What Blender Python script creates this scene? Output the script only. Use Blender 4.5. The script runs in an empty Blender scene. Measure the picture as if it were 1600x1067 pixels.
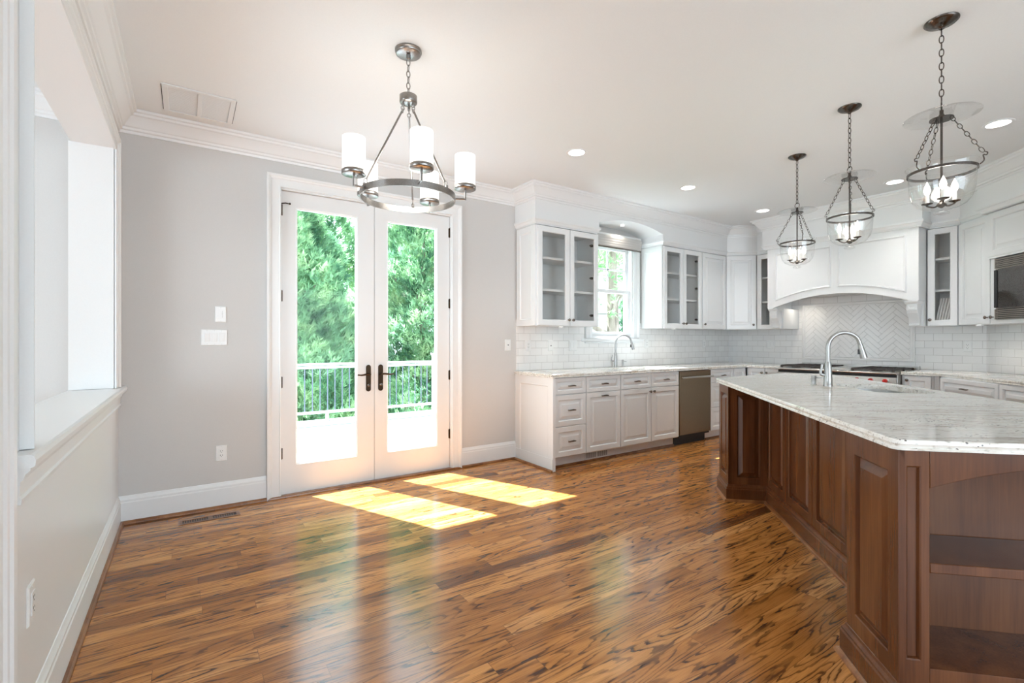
import bpy, bmesh, math, random
from mathutils import Matrix, Vector
from mathutils.geometry import tessellate_polygon
from math import sin, cos, pi, radians, sqrt

SC = bpy.context.scene
COL = SC.collection
S2 = sqrt(2)
H = 2.77                      # ceiling height
WY = 4.144                    # inner face of the door / sink wall
WX = 6.714                    # inner face of the hood wall
LX = -0.385                   # inner face of the left wall

# ---------------------------------------------------------------- camera
cam = bpy.data.cameras.new('camera')
cam.sensor_fit = 'HORIZONTAL'; cam.sensor_width = 36.0
cam.lens = 36.0 * 751.0 / 1600.0
cam.shift_y = -1.5 / 1600.0
cam.clip_start = 0.05; cam.clip_end = 200
camo = bpy.data.objects.new('camera', cam); COL.objects.link(camo)
YAW = math.atan((800 - 293) / 751.0)
camo.location = (0, 0, 1.232)
camo.rotation_euler = (pi / 2, 0, -YAW)
SC.camera = camo

# ---------------------------------------------------------------- view
SC.view_settings.view_transform = 'Standard'
SC.view_settings.look = 'None'
SC.view_settings.gamma = 1.0
SC.view_settings.use_curve_mapping = False
SC.view_settings.exposure = 0.50

# ---------------------------------------------------------------- world
W = bpy.data.worlds.new('sky'); SC.world = W; W.use_nodes = True
wn = W.node_tree; wn.nodes.clear()
wo = wn.nodes.new('ShaderNodeOutputWorld'); wb = wn.nodes.new('ShaderNodeBackground')
wb.inputs['Color'].default_value = (0.74, 0.885, 1.0, 1); wb.inputs['Strength'].default_value = 4.6
wn.links.new(wb.outputs[0], wo.inputs[0])

# ---------------------------------------------------------------- sun
sl = bpy.data.lights.new('sun', 'SUN'); sl.energy = 38.0; sl.angle = radians(0.6); sl.color = (0.86, 0.93, 1.0)
so = bpy.data.objects.new('sun', sl); COL.objects.link(so)
so.location = (0, 8, 14)
so.rotation_euler = Vector((0.465, -1.0, -1.70)).to_track_quat('-Z', 'Y').to_euler()

def area(name, loc, target, sx, sy, watt, color=(1, 1, 1)):
    l = bpy.data.lights.new(name, 'AREA'); l.shape = 'RECTANGLE'; l.size = sx; l.size_y = sy
    l.energy = watt; l.color = color
    o = bpy.data.objects.new(name, l); COL.objects.link(o)
    o.location = loc
    o.rotation_euler = (Vector(target) - Vector(loc)).to_track_quat('-Z', 'Y').to_euler()
    return o
# added fill lights, out of view, standing in for daylight from unseen windows
area('fill_rear', (1.6, -4.25, 1.5), (1.6, 0, 2.3), 3.8, 2.2, 36, (0.84, 0.935, 1.0))
area('fill_corner', (4.15, -3.1, 1.5), (3.6, 1.5, 1.9), 1.6, 1.8, 14, (0.84, 0.935, 1.0))  # extra fill aimed at the kitchen; this wall has no window
area('fill_side', (-3.9, 1.6, 1.0), (0, 1.8, 2.3), 3.0, 1.6, 62, (0.84, 0.935, 1.0))  # added fill to brighten the next room and the opening

# ================================================================ materials
MATS = {}
def new_mat(name):
    m = bpy.data.materials.new(name); m.use_nodes = True
    nt = m.node_tree; nt.nodes.clear()
    out = nt.nodes.new('ShaderNodeOutputMaterial')
    return m, nt, out
def N(nt, t, **kw):
    n = nt.nodes.new(t)
    for k, v in kw.items():
        if k.startswith('i_'): n.inputs[k[2:].replace('_', ' ')].default_value = v
        else: setattr(n, k, v)
    return n
def L(nt, a, b): nt.links.new(a, b)
def ramp(nt, fac, stops):
    r = N(nt, 'ShaderNodeValToRGB'); cr = r.color_ramp
    while len(cr.elements) < len(stops): cr.elements.new(0.5)
    for e, (p, c) in zip(cr.elements, stops):
        e.position = p; e.color = (*c, 1) if len(c) == 3 else c
    L(nt, fac, r.inputs[0]); return r.outputs[0]
def mapping(nt, src, scale=(1, 1, 1), rot=(0, 0, 0), loc=(0, 0, 0)):
    m = N(nt, 'ShaderNodeMapping'); m.inputs['Scale'].default_value = scale
    m.inputs['Rotation'].default_value = rot; m.inputs['Location'].default_value = loc
    L(nt, src, m.inputs[0]); return m.outputs[0]
def math_(nt, op, a, b=None, c=None):
    m = N(nt, 'ShaderNodeMath', operation=op)
    for i, v in enumerate((a, b, c)):
        if v is None: continue
        if hasattr(v, 'is_linked'): L(nt, v, m.inputs[i])
        else: m.inputs[i].default_value = v
    return m.outputs[0]
def mixc(nt, fac, a, b, blend='MIX'):
    m = N(nt, 'ShaderNodeMix', data_type='RGBA', blend_type=blend)
    for idx, v in ((0, fac), (6, a), (7, b)):
        if hasattr(v, 'is_linked'): L(nt, v, m.inputs[idx])
        elif idx == 0: m.inputs[0].default_value = v
        else: m.inputs[idx].default_value = (*v, 1)
    return m.outputs[2]
def bump(nt, h, strength, dist=0.01):
    b = N(nt, 'ShaderNodeBump'); b.inputs['Strength'].default_value = strength; b.inputs['Distance'].default_value = dist
    L(nt, h, b.inputs['Height']); return b.outputs[0]

def paint(name, col, rough=0.5, spec=0.5, noise=0.015, nscale=220, coat=0.0):
    m, nt, out = new_mat(name)
    p = N(nt, 'ShaderNodeBsdfPrincipled')
    tc = N(nt, 'ShaderNodeTexCoord')
    n = N(nt, 'ShaderNodeTexNoise'); n.inputs['Scale'].default_value = nscale; n.inputs['Detail'].default_value = 2
    L(nt, tc.outputs['Object'], n.inputs['Vector'])
    lo = tuple(max(0, c - noise) for c in col); hi = tuple(min(1, c + noise) for c in col)
    L(nt, ramp(nt, n.outputs['Fac'], [(0.35, lo), (0.65, hi)]), p.inputs['Base Color'])
    L(nt, bump(nt, n.outputs['Fac'], 0.04, 0.001), p.inputs['Normal'])
    p.inputs['Roughness'].default_value = rough; p.inputs['Specular IOR Level'].default_value = spec
    p.inputs['Coat Weight'].default_value = coat
    L(nt, p.outputs[0], out.inputs[0]); MATS[name] = m; return m
def metal(name, col, rough=0.3, aniso=0.0, brushed=0):
    m, nt, out = new_mat(name)
    p = N(nt, 'ShaderNodeBsdfPrincipled'); p.inputs['Metallic'].default_value = 1
    p.inputs['Roughness'].default_value = rough
    tc = N(nt, 'ShaderNodeTexCoord')
    n = N(nt, 'ShaderNodeTexNoise'); n.inputs['Scale'].default_value = 30; n.inputs['Detail'].default_value = 3
    sc = (60, 60, 1) if brushed else (6, 6, 6)
    L(nt, mapping(nt, tc.outputs['Object'], sc), n.inputs['Vector'])
    L(nt, ramp(nt, n.outputs['Fac'], [(0.3, tuple(c * 0.85 for c in col)), (0.7, tuple(min(1, c * 1.1) for c in col))]), p.inputs['Base Color'])
    L(nt, p.outputs[0], out.inputs[0]); MATS[name] = m; return m
def emit(name, col, strength):
    m, nt, out = new_mat(name)
    e = N(nt, 'ShaderNodeEmission'); e.inputs[0].default_value = (*col, 1); e.inputs[1].default_value = strength
    L(nt, e.outputs[0], out.inputs[0]); MATS[name] = m; return m
def glass(name, tint=(0.97, 0.985, 0.98), gloss=0.10, rough=0.02):
    # thin architectural pane: mostly transparent with a reflection rising at grazing angles
    m, nt, out = new_mat(name)
    t = N(nt, 'ShaderNodeBsdfTransparent'); t.inputs[0].default_value = (*tint, 1)
    g = N(nt, 'ShaderNodeBsdfGlossy'); g.inputs['Roughness'].default_value = rough
    lw = N(nt, 'ShaderNodeLayerWeight'); lw.inputs[0].default_value = 0.35
    f = math_(nt, 'MULTIPLY_ADD', math_(nt, 'POWER', lw.outputs['Facing'], 3.0), gloss * 2.6, gloss * 0.25)
    mx = N(nt, 'ShaderNodeMixShader'); L(nt, f, mx.inputs[0]); L(nt, t.outputs[0], mx.inputs[1]); L(nt, g.outputs[0], mx.inputs[2])
    L(nt, mx.outputs[0], out.inputs[0]); MATS[name] = m; return m

paint('white_trim', (0.79, 0.80, 0.80), 0.32, noise=0.006)
paint('white_cabinet', (0.79, 0.80, 0.80), 0.30, noise=0.006)
paint('ceiling_paint', (0.81, 0.835, 0.845), 0.75, 0.2, noise=0.008)
paint('wall_paint', (0.605, 0.592, 0.575), 0.6, 0.3, noise=0.012, nscale=400)
paint('plastic_white', (0.82, 0.82, 0.81), 0.3)
paint('dark_slot', (0.03, 0.03, 0.03), 0.6)
paint('toe_black', (0.012, 0.012, 0.014), 0.5)
paint('grille_grey', (0.68, 0.68, 0.67), 0.5)
paint('deck_white', (0.17, 0.175, 0.185), 0.6)
paint('exterior_white', (0.82, 0.83, 0.85), 0.5)
paint('cast_iron', (0.045, 0.035, 0.03), 0.55, nscale=60, noise=0.02)
paint('red_knob', (0.55, 0.02, 0.015), 0.25)
paint('shade_fabric', (0.52, 0.50, 0.48), 0.8)
paint('candle_white', (0.85, 0.84, 0.80), 0.4)
paint('dark_glass', (0.035, 0.030, 0.026), 0.07, 0.8)
paint('siding', (0.80, 0.82, 0.85), 0.6)
metal('steel', (0.62, 0.61, 0.59), 0.30, brushed=1)
metal('steel_soft', (0.40, 0.395, 0.385), 0.34, brushed=1)
metal('nickel', (0.33, 0.315, 0.30), 0.28)
metal('steel_warm', (0.27, 0.195, 0.125), 0.28, brushed=1)
metal('steel_dark', (0.42, 0.375, 0.33), 0.3, brushed=1)
metal('bronze', (0.055, 0.035, 0.022), 0.34)
metal('pewter', (0.22, 0.19, 0.17), 0.25)
metal('lamp_metal', (0.115, 0.10, 0.09), 0.24)
metal('hinge_black', (0.06, 0.05, 0.045), 0.4)
paint('rail_grey', (0.095, 0.11, 0.15), 0.5)
emit('downlight_glow', (1.0, 0.97, 0.93), 5.0)
emit('bulb_glow', (1.0, 0.94, 0.85), 3.5)
emit('soft_bulb_glow', (1.0, 0.93, 0.82), 2.0)
glass('door_glass', (0.97, 0.99, 0.985), 0.03)
glass('cabinet_glass', (0.97, 0.97, 0.965), 0.14, 0.03)
glass('clear_glass', (0.992, 0.994, 0.992), 0.30, 0.01)

def mk_frost():
    m, nt, out = new_mat('frosted_shade')
    e = N(nt, 'ShaderNodeEmission'); e.inputs[1].default_value = 0.60; e.inputs[0].default_value = (1.0, 0.955, 0.89, 1)
    d = N(nt, 'ShaderNodeBsdfPrincipled'); d.inputs['Base Color'].default_value = (0.85, 0.84, 0.82, 1); d.inputs['Roughness'].default_value = 0.4
    a = N(nt, 'ShaderNodeAddShader'); L(nt, e.outputs[0], a.inputs[0]); L(nt, d.outputs[0], a.inputs[1])
    L(nt, a.outputs[0], out.inputs[0]); MATS['frosted_shade'] = m
mk_frost()

def mk_floor():
    m, nt, out = new_mat('oak_floor')
    p = N(nt, 'ShaderNodeBsdfPrincipled')
    tc = N(nt, 'ShaderNodeTexCoord'); sep = N(nt, 'ShaderNodeSeparateXYZ'); L(nt, tc.outputs['Object'], sep.inputs[0])
    X, Y = sep.outputs[0], sep.outputs[1]
    w, ln = 0.083, 1.15
    yr = math_(nt, 'DIVIDE', Y, w); row = math_(nt, 'FLOOR', yr); fy = math_(nt, 'FRACT', yr)
    wn1 = N(nt, 'ShaderNodeTexWhiteNoise', noise_dimensions='1D'); L(nt, row, wn1.inputs['W'])
    xs = math_(nt, 'ADD', math_(nt, 'DIVIDE', X, ln), math_(nt, 'MULTIPLY', wn1.outputs['Value'], 7.3))
    brd = math_(nt, 'FLOOR', xs); fx = math_(nt, 'FRACT', xs)
    cmb = N(nt, 'ShaderNodeCombineXYZ'); L(nt, brd, cmb.inputs[0]); L(nt, row, cmb.inputs[1])
    wn2 = N(nt, 'ShaderNodeTexWhiteNoise', noise_dimensions='2D'); L(nt, cmb.outputs[0], wn2.inputs['Vector'])
    rnd = wn2.outputs['Value']; rcol = wn2.outputs['Color']
    srn = N(nt, 'ShaderNodeSeparateColor'); L(nt, rcol, srn.inputs[0])
    # grain coordinates : board-local with a random offset per board
    gx = math_(nt, 'ADD', math_(nt, 'MULTIPLY', X, 1.0), math_(nt, 'MULTIPLY', srn.outputs[0], 37.0))
    gy = math_(nt, 'ADD', math_(nt, 'MULTIPLY', math_(nt, 'SUBTRACT', fy, srn.outputs[2]), w), 0.0)
    gz = math_(nt, 'MULTIPLY', srn.outputs[1], 19.0)
    gv = N(nt, 'ShaderNodeCombineXYZ'); L(nt, gx, gv.inputs[0]); L(nt, gy, gv.inputs[1]); L(nt, gz, gv.inputs[2])
    # cathedral figure: contour lines of a smooth, long-stretched field
    f1 = N(nt, 'ShaderNodeTexNoise'); f1.inputs['Scale'].default_value = 1.0; f1.inputs['Detail'].default_value = 1.2; f1.inputs['Roughness'].default_value = 0.4
    L(nt, mapping(nt, gv.outputs[0], (1.1, 11.0, 1.0)), f1.inputs['Vector'])
    f2 = N(nt, 'ShaderNodeTexNoise'); f2.inputs['Scale'].default_value = 1.0; f2.inputs['Detail'].default_value = 2.0
    L(nt, mapping(nt, gv.outputs[0], (14.0, 90.0, 3.0)), f2.inputs['Vector'])
    fld = math_(nt, 'ADD', math_(nt, 'MULTIPLY', f1.outputs['Fac'], 15.0), math_(nt, 'MULTIPLY', f2.outputs['Fac'], 0.65))
    ringf = math_(nt, 'FRACT', fld)
    # fine pores
    f3 = N(nt, 'ShaderNodeTexNoise'); f3.inputs['Scale'].default_value = 1.0; f3.inputs['Detail'].default_value = 3.0
    L(nt, mapping(nt, gv.outputs[0], (9.0, 560.0, 5.0)), f3.inputs['Vector'])
    f4 = N(nt, 'ShaderNodeTexNoise'); f4.inputs['Scale'].default_value = 1.0; f4.inputs['Detail'].default_value = 3.0
    L(nt, mapping(nt, gv.outputs[0], (3.0, 30.0, 2.0)), f4.inputs['Vector'])
    base = ramp(nt, rnd, [(0.0, (0.16, 0.055, 0.015)), (0.08, (0.36, 0.138, 0.030)), (0.4, (0.45, 0.180, 0.042)), (0.75, (0.53, 0.225, 0.058)), (1.0, (0.62, 0.295, 0.098))])
    mott = ramp(nt, f4.outputs['Fac'], [(0.28, (0.66, 0.60, 0.52)), (0.58, (1.10, 1.10, 1.10))])
    c = mixc(nt, 1.0, base, mott, 'MULTIPLY')
    # grain lines: thin dark, only in patches and broken by pores
    line = ramp(nt, ringf, [(0.0, (1, 1, 1)), (0.16, (1, 1, 1)), (0.30, (0.12, 0.12, 0.12)), (0.60, (0, 0, 0)), (0.96, (0.10, 0.10, 0.10)), (1.0, (1, 1, 1))])
    brk = ramp(nt, f3.outputs['Fac'], [(0.36, (0.70, 0.70, 0.70)), (0.48, (1, 1, 1))])
    patch = ramp(nt, f4.outputs['Fac'], [(0.38, (1, 1, 1)), (0.60, (0.42, 0.42, 0.42))])
    gm = math_(nt, 'MULTIPLY', math_(nt, 'MULTIPLY', line, brk), math_(nt, 'MULTIPLY', patch, 1.0))
    c = mixc(nt, gm, c, (0.050, 0.014, 0.004))
    pore = ramp(nt, f3.outputs['Fac'], [(0.30, (0.55, 0.50, 0.47)), (0.50, (1.05, 1.05, 1.05))])
    c = mixc(nt, 0.8, c, pore, 'MULTIPLY')
    # board joints
    ey = math_(nt, 'MINIMUM', fy, math_(nt, 'SUBTRACT', 1.0, fy)); ex = math_(nt, 'MINIMUM', fx, math_(nt, 'SUBTRACT', 1.0, fx))
    jy = math_(nt, 'LESS_THAN', ey, 0.010); jx = math_(nt, 'LESS_THAN', ex, 0.0009)
    j = math_(nt, 'MAXIMUM', jy, jx)
    c = mixc(nt, math_(nt, 'MULTIPLY', j, 0.55), c, (0.05, 0.02, 0.008))
    L(nt, c, p.inputs['Base Color'])
    L(nt, math_(nt, 'MULTIPLY_ADD', f4.outputs['Fac'], 0.10, 0.13), p.inputs['Roughness'])
    hh = math_(nt, 'SUBTRACT', math_(nt, 'MULTIPLY', gm, -0.4), math_(nt, 'MULTIPLY', j, 1.0))
    L(nt, bump(nt, hh, 0.12, 0.0015), p.inputs['Normal'])
    p.inputs['Specular IOR Level'].default_value = 0.5
    L(nt, p.outputs[0], out.inputs[0]); MATS['oak_floor'] = m
mk_floor()

def mk_wood(name, dark, mid, light, rough=0.3, coat=0.25, gscale=1.0):
    m, nt, out = new_mat(name)
    p = N(nt, 'ShaderNodeBsdfPrincipled'); p.inputs['Specular IOR Level'].default_value = 0.38; tc = N(nt, 'ShaderNodeTexCoord')
    oi = N(nt, 'ShaderNodeObjectInfo')
    off = N(nt, 'ShaderNodeVectorMath', operation='ADD'); L(nt, tc.outputs['Object'], off.inputs[0])
    mul = math_(nt, 'MULTIPLY', oi.outputs['Random'], 13.0); L(nt, mul, off.inputs[1])
    a = N(nt, 'ShaderNodeTexNoise'); a.inputs['Detail'].default_value = 4; a.inputs['Scale'].default_value = gscale; a.inputs['Distortion'].default_value = 0.6
    L(nt, mapping(nt, off.outputs[0], (9, 9, 1.2)), a.inputs['Vector'])
    b = N(nt, 'ShaderNodeTexNoise'); b.inputs['Detail'].default_value = 3; b.inputs['Scale'].default_value = gscale
    L(nt, mapping(nt, off.outputs[0], (150, 150, 6)), b.inputs['Vector'])
    g = math_(nt, 'ADD', math_(nt, 'MULTIPLY', a.outputs['Fac'], 0.72), math_(nt, 'MULTIPLY', b.outputs['Fac'], 0.28))
    L(nt, ramp(nt, g, [(0.33, dark), (0.5, mid), (0.68, light)]), p.inputs['Base Color'])
    p.inputs['Roughness'].default_value = rough; p.inputs['Coat Weight'].default_value = coat; p.inputs['Coat Roughness'].default_value = 0.15
    L(nt, bump(nt, b.outputs['Fac'], 0.05, 0.001), p.inputs['Normal'])
    L(nt, p.outputs[0], out.inputs[0]); MATS[name] = m
mk_wood('cherry', (0.078, 0.024, 0.008), (0.112, 0.037, 0.012), (0.155, 0.056, 0.018), rough=.24, coat=.1)
mk_wood('oak_shoe', (0.13, 0.045, 0.013), (0.23, 0.088, 0.028), (0.34, 0.15, 0.05))

def mk_granite():
    m, nt, out = new_mat('granite')
    p = N(nt, 'ShaderNodeBsdfPrincipled'); tc = N(nt, 'ShaderNodeTexCoord')
    g = N(nt, 'ShaderNodeNewGeometry')
    mp = mapping(nt, g.outputs['Position'], (1, 1, 1), (0, 0, radians(38)))
    a = N(nt, 'ShaderNodeTexNoise'); a.inputs['Scale'].default_value = 3.0; a.inputs['Detail'].default_value = 7; a.inputs['Roughness'].default_value = 0.62; a.inputs['Distortion'].default_value = 0.7
    L(nt, mapping(nt, mp, (1.2, 7.0, 6.0)), a.inputs['Vector'])
    b = N(nt, 'ShaderNodeTexNoise'); b.inputs['Scale'].default_value = 60; b.inputs['Detail'].default_value = 4; L(nt, mapping(nt, mp, (0.6, 1.6, 1.4)), b.inputs['Vector'])
    v = N(nt, 'ShaderNodeTexVoronoi'); v.inputs['Scale'].default_value = 62; L(nt, mp, v.inputs['Vector'])
    c = ramp(nt, a.outputs['Fac'], [(0.28, (0.44, 0.41, 0.36)), (0.40, (0.70, 0.66, 0.59)), (0.50, (0.81, 0.785, 0.735)), (0.70, (0.86, 0.845, 0.81))])
    s = ramp(nt, b.outputs['Fac'], [(0.32, (0.50, 0.48, 0.45)), (0.44, (1, 1, 1))])
    c = mixc(nt, 0.75, c, s, 'MULTIPLY')
    n3 = N(nt, 'ShaderNodeTexNoise'); n3.inputs['Scale'].default_value = 9; n3.inputs['Detail'].default_value = 3; L(nt, mp, n3.inputs['Vector'])
    spk = math_(nt, 'MULTIPLY', math_(nt, 'LESS_THAN', v.outputs['Distance'], 0.24), math_(nt, 'GREATER_THAN', n3.outputs['Fac'], 0.57))
    c = mixc(nt, math_(nt, 'MULTIPLY', spk, 0.85), c, (0.05, 0.035, 0.03))
    L(nt, c, p.inputs['Base Color']); p.inputs['Roughness'].default_value = 0.09
    L(nt, p.outputs[0], out.inputs[0]); MATS['granite'] = m
mk_granite()

def mk_tile(name, axis, w=0.155, h=0.0785, z0=0.915, off=0.0):
    # running-bond subway tile, laid along world X ('X'), world Y ('Y') or the diagonal wall ('D')
    m, nt, out = new_mat(name)
    p = N(nt, 'ShaderNodeBsdfPrincipled'); g = N(nt, 'ShaderNodeNewGeometry')
    sep = N(nt, 'ShaderNodeSeparateXYZ'); L(nt, g.outputs['Position'], sep.inputs[0])
    if axis == 'X': u = sep.outputs[0]
    elif axis == 'Y': u = sep.outputs[1]
    else: u = math_(nt, 'MULTIPLY', math_(nt, 'ADD', sep.outputs[0], sep.outputs[1]), 1 / S2)
    cv = N(nt, 'ShaderNodeCombineXYZ'); L(nt, math_(nt, 'ADD', u, off), cv.inputs[0]); L(nt, math_(nt, 'SUBTRACT', sep.outputs[2], z0), cv.inputs[1])
    b = N(nt, 'ShaderNodeTexBrick'); b.offset = 0.5; b.squash = 1
    b.inputs['Scale'].default_value = 1.0; b.inputs['Brick Width'].default_value = w; b.inputs['Row Height'].default_value = h
    b.inputs['Mortar Size'].default_value = 0.0016; b.inputs['Mortar Smooth'].default_value = 0.3
    b.inputs['Color1'].default_value = (0.86, 0.855, 0.84, 1); b.inputs['Color2'].default_value = (0.81, 0.80, 0.79, 1)
    b.inputs['Mortar'].default_value = (0.50, 0.48, 0.46, 1)
    L(nt, cv.outputs[0], b.inputs['Vector'])
    L(nt, b.outputs['Color'], p.inputs['Base Color'])
    L(nt, bump(nt, math_(nt, 'SUBTRACT', 1.0, b.outputs['Fac']), 0.5, 0.0015), p.inputs['Normal'])
    p.inputs['Roughness'].default_value = 0.14
    L(nt, p.outputs[0], out.inputs[0]); MATS[name] = m
mk_tile('tile_x', 'X'); mk_tile('tile_y', 'Y', off=0.02); mk_tile('tile_d', 'D')
paint('tile_white', (0.84, 0.83, 0.815), 0.14, noise=0.02, nscale=6)
paint('grout', (0.42, 0.40, 0.38), 0.8)

def mk_leaf(name, c1, c2, c3):
    m, nt, out = new_mat(name)
    g = N(nt, 'ShaderNodeNewGeometry')
    n = N(nt, 'ShaderNodeTexNoise'); n.inputs['Scale'].default_value = 2.2; n.inputs['Detail'].default_value = 5; L(nt, g.outputs['Position'], n.inputs['Vector'])
    col = ramp(nt, n.outputs['Fac'], [(0.35, c1), (0.5, c2), (0.66, c3)])
    d = N(nt, 'ShaderNodeBsdfDiffuse'); t = N(nt, 'ShaderNodeBsdfTranslucent'); L(nt, col, d.inputs[0]); L(nt, col, t.inputs[0])
    mx = N(nt, 'ShaderNodeMixShader'); mx.inputs[0].default_value = 0.42
    L(nt, d.outputs[0], mx.inputs[1]); L(nt, t.outputs[0], mx.inputs[2]); L(nt, mx.outputs[0], out.inputs[0]); MATS[name] = m
mk_leaf('cypress_leaf', (0.06, 0.15, 0.085), (0.22, 0.40, 0.22), (0.50, 0.66, 0.38))
mk_leaf('broad_leaf', (0.14, 0.32, 0.14), (0.30, 0.52, 0.24), (0.50, 0.72, 0.34))
mk_wood('bark', (0.10, 0.075, 0.06), (0.20, 0.16, 0.13), (0.32, 0.27, 0.23), rough=0.9, coat=0)
paint('grass', (0.10, 0.24, 0.07), 0.9, noise=0.05, nscale=2)

# ================================================================ mesh building
class MB:
    """collects shapes and links them as ONE mesh object"""
    def __init__(s): s.v = []; s.f = []; s.M = Matrix.Identity(4); s.curvy = False
    def add(s, vs, fs):
        o = len(s.v); s.v += [tuple(s.M @ Vector(p)) for p in vs]; s.f += [[i + o for i in f] for f in fs]
    def box(s, x0, x1, y0, y1, z0, z1):
        s.add([(x0, y0, z0), (x1, y0, z0), (x1, y1, z0), (x0, y1, z0), (x0, y0, z1), (x1, y0, z1), (x1, y1, z1), (x0, y1, z1)],
              [(0, 3, 2, 1), (4, 5, 6, 7), (0, 1, 5, 4), (1, 2, 6, 5), (2, 3, 7, 6), (3, 0, 4, 7)])
    def rings(s, rs, close=True, cap0=True, cap1=True):
        n = len(rs[0]); vs = [p for r in rs for p in r]; fs = []
        for k in range(len(rs) - 1):
            for i in range(n if close else n - 1):
                j = (i + 1) % n; fs.append((k * n + i, k * n + j, (k + 1) * n + j, (k + 1) * n + i))
        if cap0: fs.append(tuple(range(n))[::-1])
        if cap1: fs.append(tuple((len(rs) - 1) * n + i for i in range(n)))
        s.add(vs, fs)
    def lathe(s, c, prof, n=24, cap0=True, cap1=True, tilt=None):
        s.curvy = True; Mo = s.M; s.M = Mo @ Matrix.Translation(c) @ (tilt if tilt else Matrix.Identity(4))
        s.rings([[(r * cos(2 * pi * i / n), r * sin(2 * pi * i / n), z) for i in range(n)] for r, z in prof], True, cap0, cap1); s.M = Mo
    def tube(s, pts, r, n=10, closed=False):
        s.curvy = True; pts = [Vector(p) for p in pts]; m = len(pts); rs = []
        rad = r if isinstance(r, (list, tuple)) else [r] * m
        def tan(i):
            if closed: return (pts[(i + 1) % m] - pts[i - 1]).normalized()
            return (pts[min(i + 1, m - 1)] - pts[max(i - 1, 0)]).normalized()
        t0 = tan(0); up = Vector((0, 0, 1)) if abs(t0.z) < 0.9 else Vector((1, 0, 0))
        a = t0.cross(up).normalized()
        for i in range(m):
            t = tan(i); a = (a - t * a.dot(t)).normalized(); b = t.cross(a)
            rs.append([tuple(pts[i] + (a * cos(2 * pi * k / n) + b * sin(2 * pi * k / n)) * rad[i]) for k in range(n)])
        if closed:
            vs = [p for q in rs for p in q]
            s.add(vs, [(i * n + k, i * n + (k + 1) % n, ((i + 1) % m) * n + (k + 1) % n, ((i + 1) % m) * n + k) for i in range(m) for k in range(n)])
        else: s.rings(rs)
    def prism(s, poly, z0, z1):
        """poly in xy, extruded in z"""
        s.rings([[(x, y, z0) for x, y in poly], [(x, y, z1) for x, y in poly]])
    def prismy(s, poly, y0, y1):
        """poly in xz, extruded in y"""
        s.rings([[(x, y0, z) for x, z in poly], [(x, y1, z) for x, z in poly]])
    def sweep(s, path, prof, closed=False):
        """profile (out, z) swept along xy path; out is to the LEFT of travel"""
        m = len(path); rs = []
        for i in range(m):
            p = Vector(path[i])
            dn = (Vector(path[(i + 1) % m]) - p).normalized() if (closed or i < m - 1) else None
            dp = (p - Vector(path[i - 1])).normalized() if (closed or i > 0) else None
            if dn is None: dn = dp
            if dp is None: dp = dn
            n1 = Vector((-dp.y, dp.x)); n2 = Vector((-dn.y, dn.x)); b = (n1 + n2)
            b = b / max(0.05, (1 + n1.dot(n2)))
            rs.append([(p.x + b.x * o, p.y + b.y * o, z) for o, z in prof])
        if closed:
            n = len(prof); vs = [q for r in rs for q in r]
            s.add(vs, [(i * n + k, i * n + (k + 1) % n, ((i + 1) % m) * n + (k + 1) % n, ((i + 1) % m) * n + k) for i in range(m) for k in range(n)])
        else: s.rings(rs)
    def build(s, name, mat, parent=None, smooth=None, bevel=0, seg=2, label=None):
        if smooth is None: smooth = 62 if s.curvy else 18
        me = bpy.data.meshes.new(name); me.from_pydata(s.v, [], s.f); me.update()
        bm = bmesh.new(); bm.from_mesh(me); bmesh.ops.recalc_face_normals(bm, faces=bm.faces); bm.to_mesh(me); bm.free()
        for p in me.polygons: p.use_smooth = True
        me.set_sharp_from_angle(angle=radians(smooth))
        me.materials.append(MATS[mat] if isinstance(mat, str) else mat)
        o = bpy.data.objects.new(name, me); COL.objects.link(o)
        if parent is not None: o.parent = parent
        if bevel:
            b = o.modifiers.new('bevel', 'BEVEL'); b.width = bevel; b.segments = seg; b.limit_method = 'ANGLE'; b.angle_limit = radians(40)
        if label: o['label'] = label
        return o

def inset(poly, d):
    """inset a counter-clockwise 2D polygon by d"""
    n = len(poly); out = []
    for i in range(n):
        p = Vector(poly[i]); a = (p - Vector(poly[i - 1])).normalized(); b = (Vector(poly[(i + 1) % n]) - p).normalized()
        n1 = Vector((-a.y, a.x)); n2 = Vector((-b.y, b.x)); q = (n1 + n2) / max(0.2, 1 + n1.dot(n2))
        out.append((p.x + q.x * d, p.y + q.y * d))
    return out
def rect(x0, x1, z0, z1): return [(x0, z0), (x1, z0), (x1, z1), (x0, z1)]
def ring_panel(mb, poly, steps, cap0=True, cap1=True):
    """steps = (inset, y): nested outlines of an xz polygon, facing -y"""
    mb.rings([[(x, y, z) for x, z in inset(poly, d)] for d, y in steps], True, cap0, cap1)
def raised(mb, poly, y=0.0, t=0.02, fw=0.055, bev=0.034):
    ring_panel(mb, poly, [(0, y), (0, y - t + .003), (.003, y - t), (fw - .004, y - t), (fw + .001, y - t + .005), (fw + .003, y - t + .014), (fw + .008, y - t + .014), (fw + .008 + bev, y - t + .003), (fw + .009 + bev, y - t + .001), (fw + .013 + bev, y - t + .001)])
def recessed(mb, poly, y=0.0, t=0.02, fw=0.07, dep=.008):
    ring_panel(mb, poly, [(0, y), (0, y - t), (fw, y - t), (fw + .006, y - t - .002), (fw + .012, y - t + dep * .5), (fw + .018, y - t + dep)])
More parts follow.
